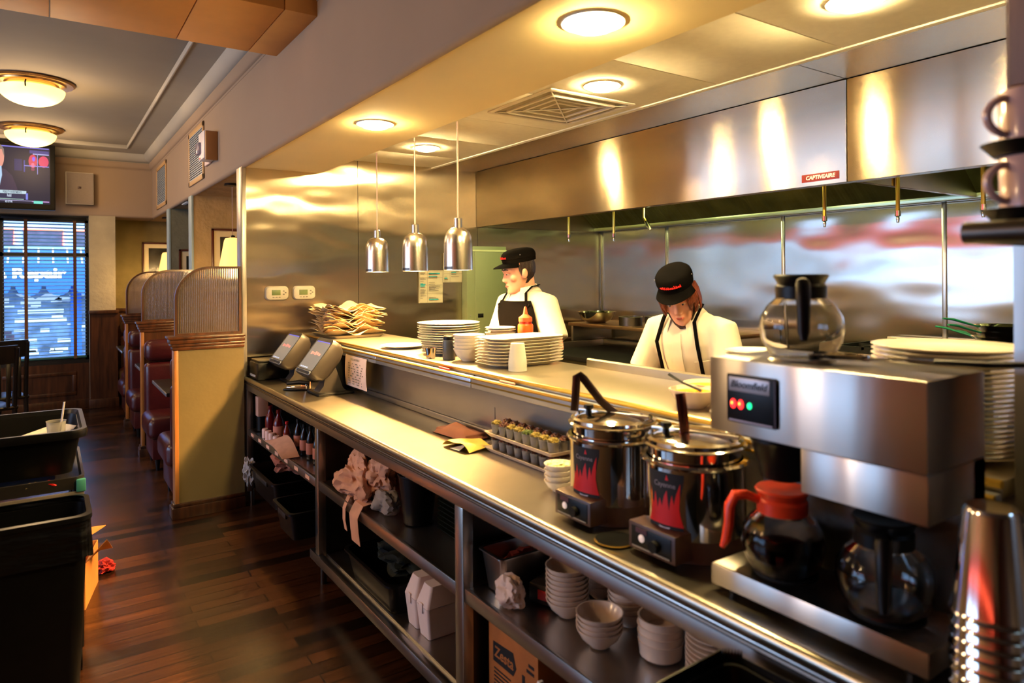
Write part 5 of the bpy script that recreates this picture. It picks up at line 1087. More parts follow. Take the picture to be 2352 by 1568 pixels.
# ------------------------------------------------------------------ booth dividers
PANEL_TAN = M('divider_plaster', '#6b5d3c', 0.36, var=0.05, vscale=4, bump=0.04, bscale=20)
REED = M('reeded_glass', '#c8b8a8', 0.10, trans=0.82, ior=1.35, var=0.0)
def divider(y, wooden, label):
    t = thing('booth_divider', label, 'booth divider', (0, y, 0), 0, 'booth dividers along the aisle')
    x0, x1 = 0.69, 1.142
    obj('base_panel', B().box(x0 + 0.028, x1, 0.03, 0.115, 0.10, 1.12), WOOD_M if wooden else PANEL_TAN, t)
    obj('end_post', B().box(x0 + 0.008, x0 + 0.034, 0.022, 0.125, 0.08, 1.13, 0.004), WOOD_L, t)
    b = B()
    for z0, z1, o in ((1.12, 1.145, 0.012), (1.145, 1.165, 0.022), (1.165, 1.195, 0.030), (1.195, 1.215, 0.042)):
        b.box(x0 + 0.012 - o, x1 + 0.004, 0.03 - o, 0.115 + o, z0, z1, 0.005)
    obj('cap_moulding', b, WOOD_M, t)
    b = B().box(x0 - 0.012, x1, 0.005, 0.14, 0, 0.075, 0.004).box(x0 - 0.004, x1, 0.014, 0.132, 0.075, 0.10, 0.006)
    obj('kick_board', b, WOOD_D, t)
    # arched frame with reeded glass
    gx0, gx1, gz0, gz1, r = x0 + 0.018, x1 - 0.008, 1.215, 1.685, 0.23
    arc = [(gx0, gz0)] + [(gx0 + r - r * cos(k / 12 * pi / 2), gz1 - r + r * sin(k / 12 * pi / 2)) for k in range(13)] + [(gx1, gz1), (gx1, gz0)]
    fr = 0.016
    inn = [(gx0 + fr, gz0 + fr)] + [(gx0 + r - (r - fr) * cos(k / 12 * pi / 2), gz1 - r + (r - fr) * sin(k / 12 * pi / 2)) for k in range(13)] + [(gx1 - fr, gz1 - fr), (gx1 - fr, gz0 + fr)]
    b = B(); L_ = []
    for yy in (0.055, 0.09):
        L_.append(([b.bm.verts.new((x, yy, z)) for x, z in arc], [b.bm.verts.new((x, yy, z)) for x, z in inn]))
    n = len(arc)
    for i in range(n):
        j = (i + 1) % n
        (o0, i0), (o1, i1) = L_
        b.bm.faces.new((o0[i], o0[j], i0[j], i0[i])); b.bm.faces.new((o1[j], o1[i], i1[i], i1[j]))
        b.bm.faces.new((o0[j], o0[i], o1[i], o1[j])); b.bm.faces.new((i0[i], i0[j], i1[j], i1[i]))
    obj('arch_frame', b, WOOD_M, t)
    # reeded glass pane
    def top(x):
        if x >= gx0 + r: return gz1 - fr
        d = gx0 + r - x; return gz1 - r + sqrt(max(0.0, (r - fr) ** 2 - d * d))
    nx = 34
    def reed(u, v):
        x = gx0 + fr + (gx1 - gx0 - 2 * fr) * u; s_ = abs(sin(u * nx * pi)) ** 0.7
        return Vector((x, 0.068 - 0.007 * s_, gz0 + fr + (top(x) - gz0 - fr) * v))
    obj('reeded_glass', B().sheet(reed, nx * 5, 8, 0.004), REED, t)
    return t
divider(5.0, False, 'plaster-faced booth divider with arched reeded glass beside the serving counter')
divider(6.93, True, 'wooden booth divider with arched reeded glass before the tan stub wall')
divider(8.38, True, 'wooden booth divider with arched reeded glass before the sage stub wall')
# ------------------------------------------------------------------ booth seats and tables
def bench(y, facing, label):
    t = thing('booth_bench', label, 'booth seat', (0.80 if y > 10 else 0.71, y, 0), 0, 'oxblood booth seats')
    s = facing
    def yy(a, b_): return (min(a * s, b_ * s), max(a * s, b_ * s))
    y0, y1 = yy(0.02, 0.16); obj('backrest', B().box(0, 1.7, y0, y1, 0.40, 0.86, 0.04, 3), LEATHER, t)
    y0, y1 = yy(0.015, 0.17); obj('head_roll', B().box(0, 1.7, y0, y1, 0.87, 1.06, 0.06, 4), LEATHER, t)
    y0, y1 = yy(0.10, 0.60); obj('seat', B().box(-0.03, 1.7, y0, y1, 0.26, 0.45, 0.06, 4), LEATHER, t)
    y0, y1 = yy(0.10, 0.55); obj('seat_base', B().box(0.01, 1.7, y0, y1, 0.09, 0.265, 0.01), LEATHER, t)
    for x in (0.05, 1.6):
        for q in (0.14, 0.52): obj('leg', B().tube([(x, q * s, 0.0), (x, q * s, 0.10)], [0.012, 0.022], 10), BLACK_P, t)
bench(5.205, 1, 'oxblood booth seat whose back meets the plaster-faced divider')
bench(6.925, -1, 'oxblood leather booth seat facing the serving counter side, first booth')
bench(8.375, -1, 'oxblood booth seat backed onto the third divider')
bench(8.665, 1, 'oxblood booth seat behind the sage stub wall')
bench(10.43, -1, 'oxblood booth seat against the olive wall')
def booth_table(y0, y1, label):
    t = thing('booth_table', label, 'table', (0, 0, 0), 0, 'booth tables')
    obj('tabletop', B().box(0.72, 2.0, y0, y1, 0.735, 0.765, 0.004), M('table_black', '#0e0c0b', 0.3, var=0.2), t)
    obj('edge_strip', B().box(0.716, 0.7215, y0, y1, 0.738, 0.762, 0.001), M('table_edge', '#c3c8d2', 0.25, 0.8, var=0.03), t)
    obj('pedestal', B().tube([(1.35, (y0 + y1) / 2, 0.02), (1.35, (y0 + y1) / 2, 0.735)], 0.04, 16), BLACK_P, t)
    obj('table_base', B().lathe([(0, 0), (0.25, 0), (0.25, 0.012), (0.05, 0.03), (0, 0.03)], (1.35, (y0 + y1) / 2, 0), 28), BLACK_P, t)
booth_table(5.55, 6.35, 'black booth table with a bright edge in the first booth')
booth_table(7.27, 7.7, 'black booth table with a bright edge in the second booth')
booth_table(9.1, 9.9, 'black booth table with a bright edge in the last booth')
# ------------------------------------------------------------------ pendants
def pendant(x, y, label):
    t = thing('pendant_lamp', label, 'pendant lamp', (x, y, 1.69), 0, 'amber pendants over the booth tables')
    obj('canopy', B().lathe([(0, 0.675), (0.065, 0.68), (0.06, 0.699), (0, 0.699)], n=28), STEEL_DARK, t)
    obj('cord', B().tube([(0, 0, 0.27), (0, 0, 0.68)], 0.003, 6), M('cord_pinkish', '#b9988a', 0.5), t)
    obj('lamp_shade', B().lathe([(0.106, 0.0), (0.104, 0.02), (0.066, 0.225), (0.056, 0.245), (0.02, 0.25), (0.02, 0.246), (0.054, 0.24), (0.063, 0.222), (0.101, 0.02), (0.103, 0.0)], n=40), SHADE_GLOW, t)
    obj('cap', B().lathe([(0, 0.246), (0.024, 0.25), (0.016, 0.268), (0, 0.272)], n=20), STEEL_DARK, t)
    l = bpy.data.lights.new('pendant_bulb', 'POINT'); l.energy = 34; l.color = (1, 0.62, 0.24); l.shadow_soft_size = 0.06
    lo = bpy.data.objects.new('pendant_bulb', l); COL.objects.link(lo); lo.location = (x, y, 1.66)
pendant(1.285, 6.02, 'amber glass pendant lamp over the first booth table')
pendant(1.285, 9.72, 'amber glass pendant lamp over the last booth table, half hidden')
# ------------------------------------------------------------------ pictures
def picture(x0, x1, z0, z1, y, label, seed, mat_w=0.055):
    t = thing('framed_picture', label, 'picture', ((x0 + x1) / 2, y, (z0 + z1) / 2), 0, 'framed photographs in the booths')
    hw, hh = (x1 - x0) / 2, (z1 - z0) / 2; f_ = 0.022
    b = B()
    for a in ((-hw, hw, hh - f_, hh), (-hw, hw, -hh, -hh + f_), (-hw, -hw + f_, -hh, hh), (hw - f_, hw, -hh, hh)): b.box(a[0], a[1], -0.028, -0.001, a[2], a[3], 0.003)
    obj('picture_frame', b, M('frame_redwood', '#4a1d10', 0.35, var=0.1), t)
    obj('picture_mat', B().box(-hw + f_, hw - f_, -0.012, -0.002, -hh + f_, hh - f_), M('mat_cream', '#d9cba8', 0.8, var=0.02), t)
    ph = obj('photograph', B().box(-hw + f_ + mat_w, hw - f_ - mat_w, -0.013, -0.012, -hh + f_ + mat_w, hh - f_ - mat_w), M('photo_dark', '#2c2a25', 0.3, var=0.7, vscale=7), t)
    rr = random.Random(seed)
    b = B()
    for k in range(5):
        x = rr.uniform(-0.6, 0.4) * (hw - 0.09); w_ = rr.uniform(0.02, 0.07); h_ = rr.uniform(0.05, 0.16)
        b.ball((x, -0.0132, -hh * 0.25 + h_ * 0.3), w_ * 0.6, 0.0006, h_ * 0.6, 12, 8)
    obj('photo_shape', b, M('photo_grey', '#a9a493', 0.5, var=0.3, vscale=12), ph)
    obj('picture_glass', B().box(-hw + f_, hw - f_, -0.017, -0.016, -hh + f_, hh - f_), PANE, t)
picture(1.31, 1.80, 1.45, 2.08, 7.049, 'framed black and white photograph on the tan stub wall behind the pendant', 1)
picture(1.235, 1.62, 1.40, 1.935, 8.499, 'framed photograph on the sage stub wall, lower of two', 2)
picture(1.345, 1.75, 1.98, 2.30, 8.499, 'framed photograph on the sage stub wall, upper of two', 3)
picture(1.075, 1.60, 1.42, 2.10, 10.499, 'framed photograph with a bright lamp reflection on the olive wall', 4)
# ------------------------------------------------------------------ soffit fittings
def grille(y0, y1, z0, z1, label):
    t = thing('air_grille', label, 'air grille', (1.142, 0, 0), 0, 'return grilles on the soffit')
    b = B(); f_ = 0.045
    for a in ((y0, y1, z1 - f_, z1), (y0, y1, z0, z0 + f_), (y0, y0 + f_, z0, z1), (y1 - f_, y1, z0, z1)): b.box(-0.012, 0, a[0], a[1], a[2], a[3], 0.003)
    obj('grille_frame', b, M('grille_tan', '#b08a58', 0.5, var=0.04), t)
    b = B(); z = z0 + f_
    while z < z1 - f_:
        b.box(-0.010, -0.002, y0 + f_, y1 - f_, z, z + 0.009); z += 0.02
    obj('louvre_slat', b, M('grille_bluegrey', '#98a2a8', 0.4, var=0.04), t)
    obj('duct_back', B().box(-0.002, -0.0005, y0 + f_, y1 - f_, z0 + f_, z1 - f_), STEEL_DARK, t)
grille(6.41, 7.15, 2.475, 2.975, 'tan framed return air grille on the soffit beside the strobe alarm')
grille(8.66, 9.47, 2.455, 2.965, 'tan framed return air grille on the soffit in the far corner')
t = thing('fire_strobe', 'white fire alarm strobe on the soffit beside the return grille', 'fire alarm', (1.142, 6.02, 2.66))
obj('back_plate', B().box(-0.018, 0, 0.08, 0.30, -0.10, 0.08, 0.005), M('strobe_pinkish', '#d9c0b4', 0.45, var=0.03), t)
obj('body', B().box(-0.10, 0, -0.14, 0.09, -0.095, 0.13, 0.012), M('strobe_white', '#e6dcd4', 0.4, var=0.03), t)
obj('strobe_lens', B().box(-0.125, -0.09, -0.02, 0.10, -0.05, 0.05, 0.015), M('strobe_lens', '#d8c8d2', 0.05, trans=0.6, ior=1.3), t)
obj('side_plate', B().box(-0.09, 0, -0.17, -0.14, -0.11, 0.12, 0.004), M('strobe_tan', '#a5743f', 0.5, var=0.05), t)
obj('red_lettering', B().box(-0.1015, -0.10, 0.01, 0.05, -0.085, -0.072), RED, t)
t = thing('ceiling_vent', 'white ceiling vent in the low ceiling beyond the tan stub wall', 'vent', (1.33, 7.75, 2.389))
obj('vent_frame', B().box(-0.15, 0.15, -0.15, 0.15, -0.012, 0, 0.003), PAPER_WH, t)
b = B()
for k in range(7): b.box(-0.12, 0.12, -0.125 + k * 0.038, -0.105 + k * 0.038, -0.016, -0.012)
obj('louvre_slat', b, STEEL_DARK, t)
# ------------------------------------------------------------------ speaker and television
t = thing('wall_speaker', 'flat beige wall speaker on the bulkhead beside the television', 'speaker', (0.342, 9.985, 2.72))
obj('cabinet', B().box(-0.147, 0.147, -0.075, 0, -0.196, 0.196, 0.006), CREAM, t)
obj('grille_cloth', B().box(-0.135, 0.140, -0.079, -0.075, -0.188, 0.188, 0.003), M('speaker_cloth', '#8d8078', 0.8, var=0.03, vscale=60), t)
obj('badge', B().box(-0.02, 0.018, -0.0815, -0.079, -0.005, 0.022, 0.001), M('badge_brown', '#3a1f18', 0.4, var=0.05), t)
t = thing('television', 'wall television showing a man in a suit over a news banner', 'television', (-0.62, 9.42, 2.765))
obj('tv_case', B().box(-0.71, 0.71, 0, 0.06, -0.372, 0.378, 0.012), BLACK_P, t)
def E_(n, c, s=1.0): return M('tv_' + n, (0.004, 0.004, 0.005), 0.5, spec=0.15, emit=c, estr=s, var=0.01)
sc_ = obj('screen', B().box(-0.66, 0.66, -0.004, 0.0, -0.305, 0.335), E_('navy', (0.010, 0.010, 0.028)), t)
def band(x0, x1, z0, z1, c, k=1, s=1.0, nm='screen_band'): return obj(nm, B().box(x0, x1, -0.0045 - 0.0006 * k, -0.004, z0, z1), E_('c%d_%d_%d' % tuple(int(v * 999) for v in c), c, s), sc_)
band(-0.66, 0.66, 0.318, 0.33, (0.18, 0.16, 0.6)); band(0.30, 0.66, 0.262, 0.298, (0.06, 0.05, 0.2)); band(0.36, 0.66, 0.25, 0.262, (0.35, 0.33, 0.6), 2)
band(0.02, 0.16, 0.06, 0.19, (0.018, 0.018, 0.09)); band(0.19, 0.215, 0.05, 0.18, (0.05, 0.05, 0.25)); band(0.20, 0.66, 0.115, 0.125, (0.22, 0.2, 0.6), 3)
band(0.44, 0.452, 0.03, 0.26, (0.25, 0.23, 0.6), 3)
for x, z, rx, rz, c in ((0.36, 0.175, 0.08, 0.075, (0.55, 0.05, 0.09)), (0.56, 0.175, 0.095, 0.065, (0.6, 0.05, 0.12)), (0.375, 0.20, 0.03, 0.028, (0.25, 0.12, 0.85)), (0.36, 0.13, 0.035, 0.03, (0.7, 0.15, 0.25)), (0.36, 0.085, 0.04, 0.02, (0.2, 0.04, 0.08))):
    obj('red_glow', B().ball((x, -0.004, z), rx, 0.0012 + 0.0015 * (rx < 0.05), rz, 20, 12), E_('g%d%d' % (x * 999, z * 999), c), sc_)
# man in a suit
obj('presenter_suit', B().prism([(-0.60, -0.22), (-0.58, 0.0), (-0.50, 0.06), (-0.33, 0.09), (-0.14, 0.065), (-0.02, 0.0), (0.04, -0.09), (0.08, -0.16), (0.05, -0.22)], -0.0056, -0.004, 'xz'), E_('suit', (0.035, 0.022, 0.05)), sc_)
obj('presenter_shirt', B().prism([(-0.33, 0.10), (-0.21, 0.10), (-0.20, 0.0), (-0.25, -0.14), (-0.31, -0.02)], -0.0062, -0.004, 'xz'), E_('shirt', (0.35, 0.5, 0.7)), sc_)
obj('presenter_face', B().ball((-0.26, -0.0045, 0.20), 0.098, 0.0022, 0.125, 24, 14), E_('face', (0.62, 0.26, 0.20)), sc_)
obj('presenter_hair', B().prism([(-0.36, 0.2), (-0.36, 0.30), (-0.30, 0.335), (-0.22, 0.335), (-0.165, 0.29), (-0.155, 0.20), (-0.18, 0.24), (-0.20, 0.285), (-0.32, 0.285), (-0.345, 0.24)], -0.0070, -0.004, 'xz'), E_('hair', (0.20, 0.15, 0.13)), sc_)
band(-0.66, 0.235, -0.200, -0.165, (0.42, 0.55, 0.62), 2, 1.0, 'banner'); band(-0.66, 0.22, -0.255, -0.200, (0.02, 0.02, 0.06), 2, 1.0, 'banner')
band(0.225, 0.265, -0.262, -0.19, (0.16, 0.18, 0.6), 3, 1.0, 'banner'); band(-0.66, 0.19, -0.264, -0.256, (0.30, 0.45, 0.40), 3, 1.0, 'banner')
band(-0.66, 0.40, -0.279, -0.273, (0.35, 0.32, 0.55), 3, 1.0, 'banner'); band(0.34, 0.66, -0.284, -0.274, (0.5, 0.28, 0.6), 3, 1.0, 'banner'); band(0.37, 0.54, -0.302, -0.272, (0.15, 0.62, 0.5), 4, 1.0, 'banner')
TI = E_('ink', (0.02, 0.03, 0.06)); TW = E_('white', (0.6, 0.7, 0.85))
text('lettering', 'FIDELITY INVESTMENTS', 0.034, TI, sc_, Matrix.Translation((-0.02, -0.0062, -0.184)) @ FACE_Y, 0.0003, 0, 0.0006, 0.95)
text('lettering', 'hold', 0.044, TW, sc_, Matrix.Translation((-0.075, -0.0062, -0.222)) @ FACE_Y, 0.0003, 0, 0.0006)
text('lettering', '4:21 ET FRI', 0.028, TW, sc_, Matrix.Translation((-0.085, -0.0056, -0.291)) @ FACE_Y, 0.0003, 0, 0.0006)
for o in COL.objects:
    if o.parent is sc_:
        for v in o.data.vertices:
            if v.co.x > -0.655: v.co.x = 0.5 * v.co.x + 0.32
obj('wall_bracket', B().box(-0.2, 0.2, 0.06, 0.52, -0.12, 0.12, 0.01), BLACK_P, t)
# ------------------------------------------------------------------ chairs at the window
def chair(x, y, rz, label):
    t = thing('dining_chair', label, 'chair', (x, y, 0), rz, 'black wooden chairs near the window')
    obj('seat', B().box(-0.21, 0.21, -0.21, 0.21, 0.44, 0.475, 0.012), WOOD_BLK, t)
    for sx in (-0.18, 0.18):
        obj('leg', B().tube([(sx, -0.18, 0), (sx, -0.18, 0.44)], 0.02, 8), WOOD_BLK, t)
        obj('rear_post', B().tube([(sx * 1.05, 0.22, 0), (sx, 0.19, 0.45), (sx, 0.22, 0.75), (sx * 1.0, 0.27, 1.0)], [0.019, 0.021, 0.02, 0.018], 8), WOOD_BLK, t)
    bk = obj('backrest', B().sheet(lambda u, v: Vector((-0.19 + 0.38 * u, 0.245 + 0.02 * v + 0.03 * sin(pi * u), 0.86 + 0.16 * v)), 10, 4, 0.02), WOOD_BLK, t)
    for k in range(4): obj('back_slat', B().box(-0.135 + k * 0.08, -0.105 + k * 0.08, 0.225, 0.24, 0.47, 0.88, 0.004), WOOD_BLK, t)
    obj('stretcher', B().tube([(-0.18, -0.18, 0.18), (0.18, -0.18, 0.18)], 0.012, 8), WOOD_BLK, t)
chair(-0.48, 7.7, radians(200), 'black wooden chair by the window, the nearer one')
chair(-0.40, 8.35, radians(195), 'black wooden chair by the window, the farther one with its post against the glass')
# ------------------------------------------------------------------ bus cart, tub and bin
t = thing('bus_cart', 'dark two-shelf bus cart behind the tall bin', 'cart', (-0.14, 3.62, 0))
for z, h in ((0.765, 0.03), (0.35, 0.03)):
    obj('cart_shelf', B().loft([rrect(0, 0, zz, a, b_, 0.04, 5) for zz, a, b_ in ((z - 0.02, 0.25, 0.30), (z - 0.02, 0.262, 0.312), (z + h, 0.265, 0.315), (z + h, 0.255, 0.305), (z, 0.25, 0.30))]), GREY_P, t)
obj('cart_band', B().box(-0.26, 0.262, -0.318, -0.312, 0.70, 0.738, 0.002), M('grey_band', '#6a6258', 0.5, var=0.1), t)
obj('corner_clip', B().box(0.235, 0.268, -0.325, -0.300, 0.735, 0.785, 0.004), M('teal_clip', '#3f8a80', 0.45, var=0.06), t)
for sx in (-0.24, 0.24):
    for sy in (-0.29, 0.29):
        obj('cart_post', B().tube([(sx, sy, 0.09), (sx, sy, 0.75)], 0.02, 10), BLACK_P, t)
        obj('caster', B().tube([(sx - 0.012, sy, 0.045), (sx + 0.012, sy, 0.045)], 0.045, 20), BLACK_P, t)
t = thing('bus_tub', 'black bus tub of dirty dishes on top of the bus cart', 'bus tub', (-0.13, 3.625, 0.797))
obj('tub_body', B().taper(0, 0, 0, 0.215, 0.245, 0.165, 0.245, 0.275, 0.05, thick=0.005), BLACK_P, t)
obj('rim', B().loft([rrect(0, 0, z, a, b_, 0.06, 6) for z, a, b_ in ((0.15, 0.245, 0.275), (0.15, 0.266, 0.296), (0.172, 0.268, 0.298), (0.184, 0.266, 0.296), (0.184, 0.25, 0.28), (0.165, 0.243, 0.273))], False, False), BLACK_P, t)
for k, (x, y, rz, tl, lb) in enumerate(((-0.20, 3.50, 0.2, 14, 'yellowish oblong plate tilted in the bus tub'), (-0.05, 3.60, 0.5, -10, 'yellowish oblong plate lying across the bus tub'))):
    o = single('oblong_platter', PT, None, lb, 'platter', (x, y, 0.895 + 0.012 * k), rz, None); o.rotation_euler = (0, radians(tl), rz); o.scale = (0.75, 0.75, 0.75)
t = thing('drinking_glass', 'clear tumbler standing in the bus tub', 'glass', (0.03, 3.52, 0.87))
obj('glass_wall', B().lathe([(0.028, 0), (0.036, 0.125), (0.038, 0.126), (0.035, 0.125), (0.026, 0.006), (0, 0.006), (0, 0)][::-1], n=28), CLEAR_P, t)
single('drinking_straw', B().tube([(0, 0, 0), (0.025, -0.01, 0.19)], 0.0035, 8), M('straw_white', '#d9cfd0', 0.4, var=0.02), 'pale straw leaning in the tumbler of the bus tub', 'straw', (0.035, 3.52, 0.885))
single('menu_card', B().box(-0.12, 0.12, -0.012, 0.012, 0, 0.10, 0.003), RED, 'red folded card standing at the back of the bus tub', 'card', (-0.33, 3.86, 0.89))
for x, c, lb in ((0.02, RED, 'red napkin pressed under the bus tub on the cart'), (-0.06, M('tan_scrap', '#9b8353', 0.8, var=0.1), 'tan napkin beside the red napkin on the cart')):
    single('napkin', crumple((0, 0, 0), 0.035, 0.02, 0.014, int(x * 100) + 7, 0.5, 3), c, lb, 'napkin', (x, 3.325, 0.778 if x > 0 else 0.778), 0)
t = thing('waste_bin', 'tall black slim waste bin lined with a black bag', 'waste bin', (-0.15, 3.01, 0))
obj('bin_body', B().taper(0, 0, 0, 0.235, 0.105, 0.74, 0.268, 0.142, 0.04, thick=0.006), BLACK_P, t)
def liner_fn(u, v):
    p = rrect(0, 0, 0, 0.276, 0.150, 0.045, 15)[int(round(u * 64)) % 64]
    k = 1 + 0.02 * sin(u * 40) * v + 0.012 * sin(u * 95 + 2)* v
    return Vector((p.x * (k - 0.0 * v), p.y * k, 0.755 - 0.145 * v + 0.006 * sin(u * 31)))
obj('bag_skirt', B().sheet(liner_fn, 64, 6, 0.002), M('bag_black', '#070707', 0.32, var=0.3, bump=0.3, bscale=9, bstretch=(1, 1, 3)), t)
obj('rim', B().loft([rrect(0, 0, z, a, b_, 0.045, 6) for z, a, b_ in ((0.745, 0.272, 0.146), (0.745, 0.281, 0.155), (0.762, 0.281, 0.155), (0.764, 0.264, 0.138))], False, False), M('bag_black2', '#0a0a0a', 0.3, var=0.2), t)
t = thing('cardboard_box', 'orange-lit open cardboard box on the floor behind the waste bin', 'cardboard box', (0.045, 4.10, 0), radians(-12))
obj('box_body', B().taper(0, 0, 0, 0.14, 0.17, 0.22, 0.14, 0.17, 0.003, thick=0.004), CARD_L, t)
obj('flap', B().sheet(lambda u, v: Vector((0.14 + 0.09 * v, -0.15 + 0.16 * u, 0.22 + 0.10 * v * (1 - u))), 2, 2, 0.003), CARD_L, t)
t = thing('cardboard_sheet', 'pointed cardboard flap lying on the cart beside the bin', 'cardboard', (0.0, 0, 0))
obj('sheet', B().prism([(0.04, 3.62), (0.235, 3.93), (0.10, 3.95), (0.0, 3.9)], 0.382, 0.386, 'xy'), CARD_L, t)
single('red_cloth', crumple((0, 0, 0.03), 0.05, 0.06, 0.035, 81, 0.5, 4, 2.4, 0.0), M('crimson_cloth', '#8a100c', 0.8, var=0.15), 'crimson cloth dropped on the floor beside the cardboard box', 'cloth', (0.255, 4.36, 0.0))
dome_light(-2.3, 3.0, 'added unseen fill light with alabaster bowl on the street side of the boxed beam', 95)  # dome out of view, added as fill for the shelves under the counter
dome_light(-2.3, 6.0, 'added unseen fill light with alabaster bowl near the street wall', 95)  # second added fill dome, also out of view
# ------------------------------------------------------------------ people
single('prep_counter', B().box(1.985, 2.24, 0.6, 5.0, 0.90, 0.945, 0.004).box(1.985, 2.22, 0.6, 5.0, 0.08, 0.90).box(1.99, 2.2, 0.62, 4.98, 0.0, 0.08), STEEL_TOP, 'stainless prep counter on the cooks side of the pass', 'counter')

def union(b, voxel, smooth, name, m, it=8):
    me = bpy.data.meshes.new('tmp'); b.bm.to_mesh(me); b.bm.free()
    o = bpy.data.objects.new('tmp', me); COL.objects.link(o)
    r = o.modifiers.new('r', 'REMESH'); r.mode = 'VOXEL'; r.voxel_size = voxel; r.use_smooth_shade = True
    s = o.modifiers.new('s', 'SMOOTH'); s.factor = smooth; s.iterations = it
    dg = bpy.context.evaluated_depsgraph_get(); dg.update()
    out = bpy.data.meshes.new_from_object(o.evaluated_get(dg)); out.name = name
    bpy.data.objects.remove(o); bpy.data.meshes.remove(me)
    out.materials.clear(); out.materials.append(m); return out

HEADR = [(0.000, .070, .030, .020), (0.010, .084, .005, .036), (0.030, .088, -.03, .049), (0.055, .086, -.058, .058), (0.080, .085, -.080, .064), (0.105, .084, -.094, .069),
         (0.125, .079, -.099, .072), (0.142, .084, -.101, .0735), (0.165, .084, -.101, .0745), (0.190, .076, -.096, .072), (0.212, .058, -.082, .062), (0.228, .034, -.055, .043), (0.236, .008, -.022, .018)]
def head_at(z):
    for (z0, f0, b0, w0), (z1, f1, b1, w1) in zip(HEADR, HEADR[1:]):
        if z <= z1 or z1 == HEADR[-1][0]:
            t = max(0, min(1, (z - z0) / (z1 - z0))); return f0 + (f1 - f0) * t, b0 + (b1 - b0) * t, w0 + (w1 - w0) * t
def head_ring(z, off=0.0, n=28, T=None, rng=None):
    f_, b_, w = head_at(z); cx_ = (f_ + b_) / 2; a = (f_ - b_) / 2 + off; w += off; out = []
    for i in range(n if rng is None else n + 1):
        t = 2 * pi * i / n if rng is None else rng[0] + (rng[1] - rng[0]) * i / n
        c, s_ = cos(t), sin(t); e = 0.9
        p = Vector((cx_ + a * math.copysign(abs(c) ** e, c), w * math.copysign(abs(s_) ** e, s_), z)); out.append(T @ p if T else p)
    return out
TOR = [(0.80, .105, .165), (0.90, .118, .172), (1.00, .115, .160), (1.10, .112, .155), (1.20, .118, .165), (1.30, .122, .185), (1.37, .112, .195), (1.42, .092, .175), (1.455, .070, .120), (1.48, .058, .070)]
def tor_at(z):
    z = max(0.80, min(1.48, z))
    for (z0, a0, w0), (z1, a1, w1) in zip(TOR, TOR[1:]):
        if z <= z1: t = (z - z0) / (z1 - z0); return a0 + (a1 - a0) * t, w0 + (w1 - w0) * t
def tor_pt(z, ang, off): a, w = tor_at(z); return Vector(((a + off) * cos(ang), (w + off) * sin(ang), z))

